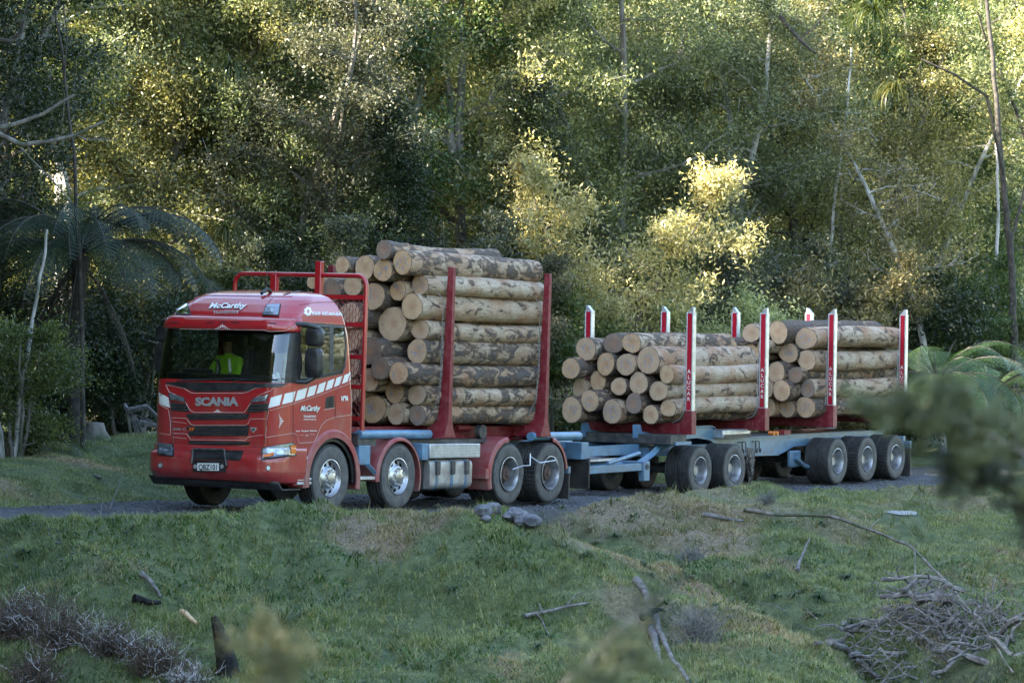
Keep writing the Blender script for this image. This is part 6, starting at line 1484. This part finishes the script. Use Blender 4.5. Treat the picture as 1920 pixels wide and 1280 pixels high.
for k in range(64):
    u,v=Rb.uniform(-1.15,1.2),Rb.uniform(-.9,.9); a=Rb.uniform(0,math.pi); L=Rb.uniform(.5,1.4); r=Rb.uniform(.012,.04) if k>6 else Rb.uniform(.05,.08); z0=hz(c[0]+u,c[1]+v)-c[2]+Rb.uniform(.02,.55)*(1-abs(u)/1.4); el=Rb.normal(0,.45); P=[]
    for i in range(7): t=(i/6-.5)*L; P.append((u+math.cos(a)*t*math.cos(el)+Rb.normal(0,.025),v+math.sin(a)*t*.6+Rb.normal(0,.02),z0+math.sin(el)*t+.12*math.sin(i/6*3.1)*Rb.uniform(-.5,1)))
    MB().tube(P,[r*(1-.6*i/6) for i in range(7)],6).build('branch',MT['dead' if k%3 else 'greytwig'],bp,50)
m=MB()
for k in range(420):
    u,v=Rb.normal(0,.6),Rb.normal(0,.5); d=Rb.normal(0,1,3); d[2]*=.6; d/=np.linalg.norm(d); z0=hz(c[0]+u,c[1]+v)-c[2]+Rb.uniform(.02,.6); p=np.array([u,v,z0]); L=Rb.uniform(.2,.6); P=[p.copy()]
    for i in range(6): d=d+Rb.normal(0,.33,3); d/=np.linalg.norm(d); p=p+d*L/6; P.append(p.copy())
    m.tube(P,[.009*(1-.6*i/6) for i in range(7)],3,cap=False)
o=m.build('twigs',MT['dead'],bp,None); o['kind']='stuff'
tag(bp,'tangled grey brush pile of dead branches at the bottom right','brush pile')
# ---------------------------------------------------------------- out-of-focus growth close to the camera
def spray(pts,y,r,nl,ll,lw,spread,lm,mt,label,seed,sidel=.3,ns=26):
    """leafy stem rooted in the near slope and bent through the given sight points"""
    R=np.random.default_rng(seed); W=[ray(a,b,y+k*.08) for k,(a,b) in enumerate(pts)]
    t=empty('sapling'); x0,y0=W[0][0],W[0][1]; zb=hz(x0,y0); t.location=(x0,y0,zb)
    W=[w_-np.array([x0,y0,zb]) for w_ in W]; S=[np.array([0,0,-.1]),W[0]*np.array([.3,1,.5])]+W
    MB().tube(S,[r*(1.6-1.1*i/(len(S)-1)) for i in range(len(S))],7).build('stem',MT[mt],t,50)
    C=[]; m=MB()
    for k in range(ns):
        u=R.random()*(len(W)-1); i=int(u); p=W[i]+(W[min(i+1,len(W)-1)]-W[i])*(u-i); d=R.normal(0,1,3); d/=np.linalg.norm(d); d=d*np.array([1,.8,1]); L=sidel*R.uniform(.4,1.1); P=[p,p+d*L*.5+R.normal(0,.02,3),p+d*L+R.normal(0,.04,3)]; m.tube(P,[r*.3,r*.2,r*.1],4,cap=False)
        for q in np.linspace(.15,1,9): C.append(p+(P[2]-p)*q)
    m.build('side_stems',MT['dark_bark'],t,None)['kind']='stuff'
    C=np.array(C); ci=R.integers(0,len(C),nl); V,Fq=leaves(C[ci]+R.normal(0,spread,(nl,3)),R,ll,lw); link('foliage',fast('foliage',V,Fq,4),LM[lm],t)
    tag(t,label,'sapling','blurred growth close to the camera'); return t
LM['near']=leaf_mat('near_leaf',(.11,.13,.085),(.19,.21,.14),(.28,.28,.19),trans=.35); LM['near_dark']=leaf_mat('near_dark_leaf',(.04,.05,.04),(.08,.09,.075),(.14,.14,.11),trans=.3)
spray([(1960,960),(1880,905),(1820,878),(1780,865)],9,.017,4500,.022,.006,.014,'near_dark','dark_bark','blurred dark branch coming in from the right edge',3,sidel=.105,ns=34)
spray([(1990,900),(1920,850),(1860,815),(1800,792),(1740,776),(1690,770),(1640,785)],8.8,.006,7000,.024,.005,.011,'near','bark','blurred olive foliage sweeping left across the trailer tail',4,sidel=.09,ns=44)
spray([(1960,850),(1900,800),(1850,785),(1800,760),(1775,742)],8.9,.005,3000,.024,.005,.011,'near','bark','blurred paler foliage above the dark branch at the right',14,sidel=.09,ns=30)
spray([(1000,1330),(1090,1250),(1150,1190),(1210,1140),(1280,1090)],9,.004,1500,.014,.0045,.009,'near_dark','bark','blurred leafy spray slanting up at the bottom middle',5,sidel=.075,ns=30)
spray([(1120,1330),(1150,1260),(1175,1220),(1190,1195)],9,.004,3500,.018,.006,.014,'near','bark','blurred yellow-green tip at the bottom middle',6,sidel=.11,ns=34)
spray([(520,1340),(520,1270),(530,1220),(500,1180)],8.6,.004,4500,.018,.006,.018,'near','bark','blurred yellow-green tip at the bottom, right of the charred stump',7,sidel=.13,ns=40)
spray([(1960,1290),(1900,1262),(1850,1255)],9,.004,90,.06,.03,.03,'weed2','bark','blurred broad green leaves in the bottom right corner',9,sidel=.06,ns=8) if False else None

Rg=np.random.default_rng(55)
for k in range(26):
    t_=k/25.; px=1040+(1560-1040)*t_+Rg.normal(0,18); py=1000+(1180-1000)*t_+Rg.normal(0,16); p=gp(px,py)
    strap_tuft('grass_clump',p[0],p[1],p[2],int(Rg.integers(50,110)),Rg.uniform(.14,.3),'rank dark grass clump growing in the dip between the two mounds',300+k,lm='rush' if k%3 else 'near',cat='plant',group='rank clumps in the dip',droop=Rg.uniform(.6,1.),w0=.016)
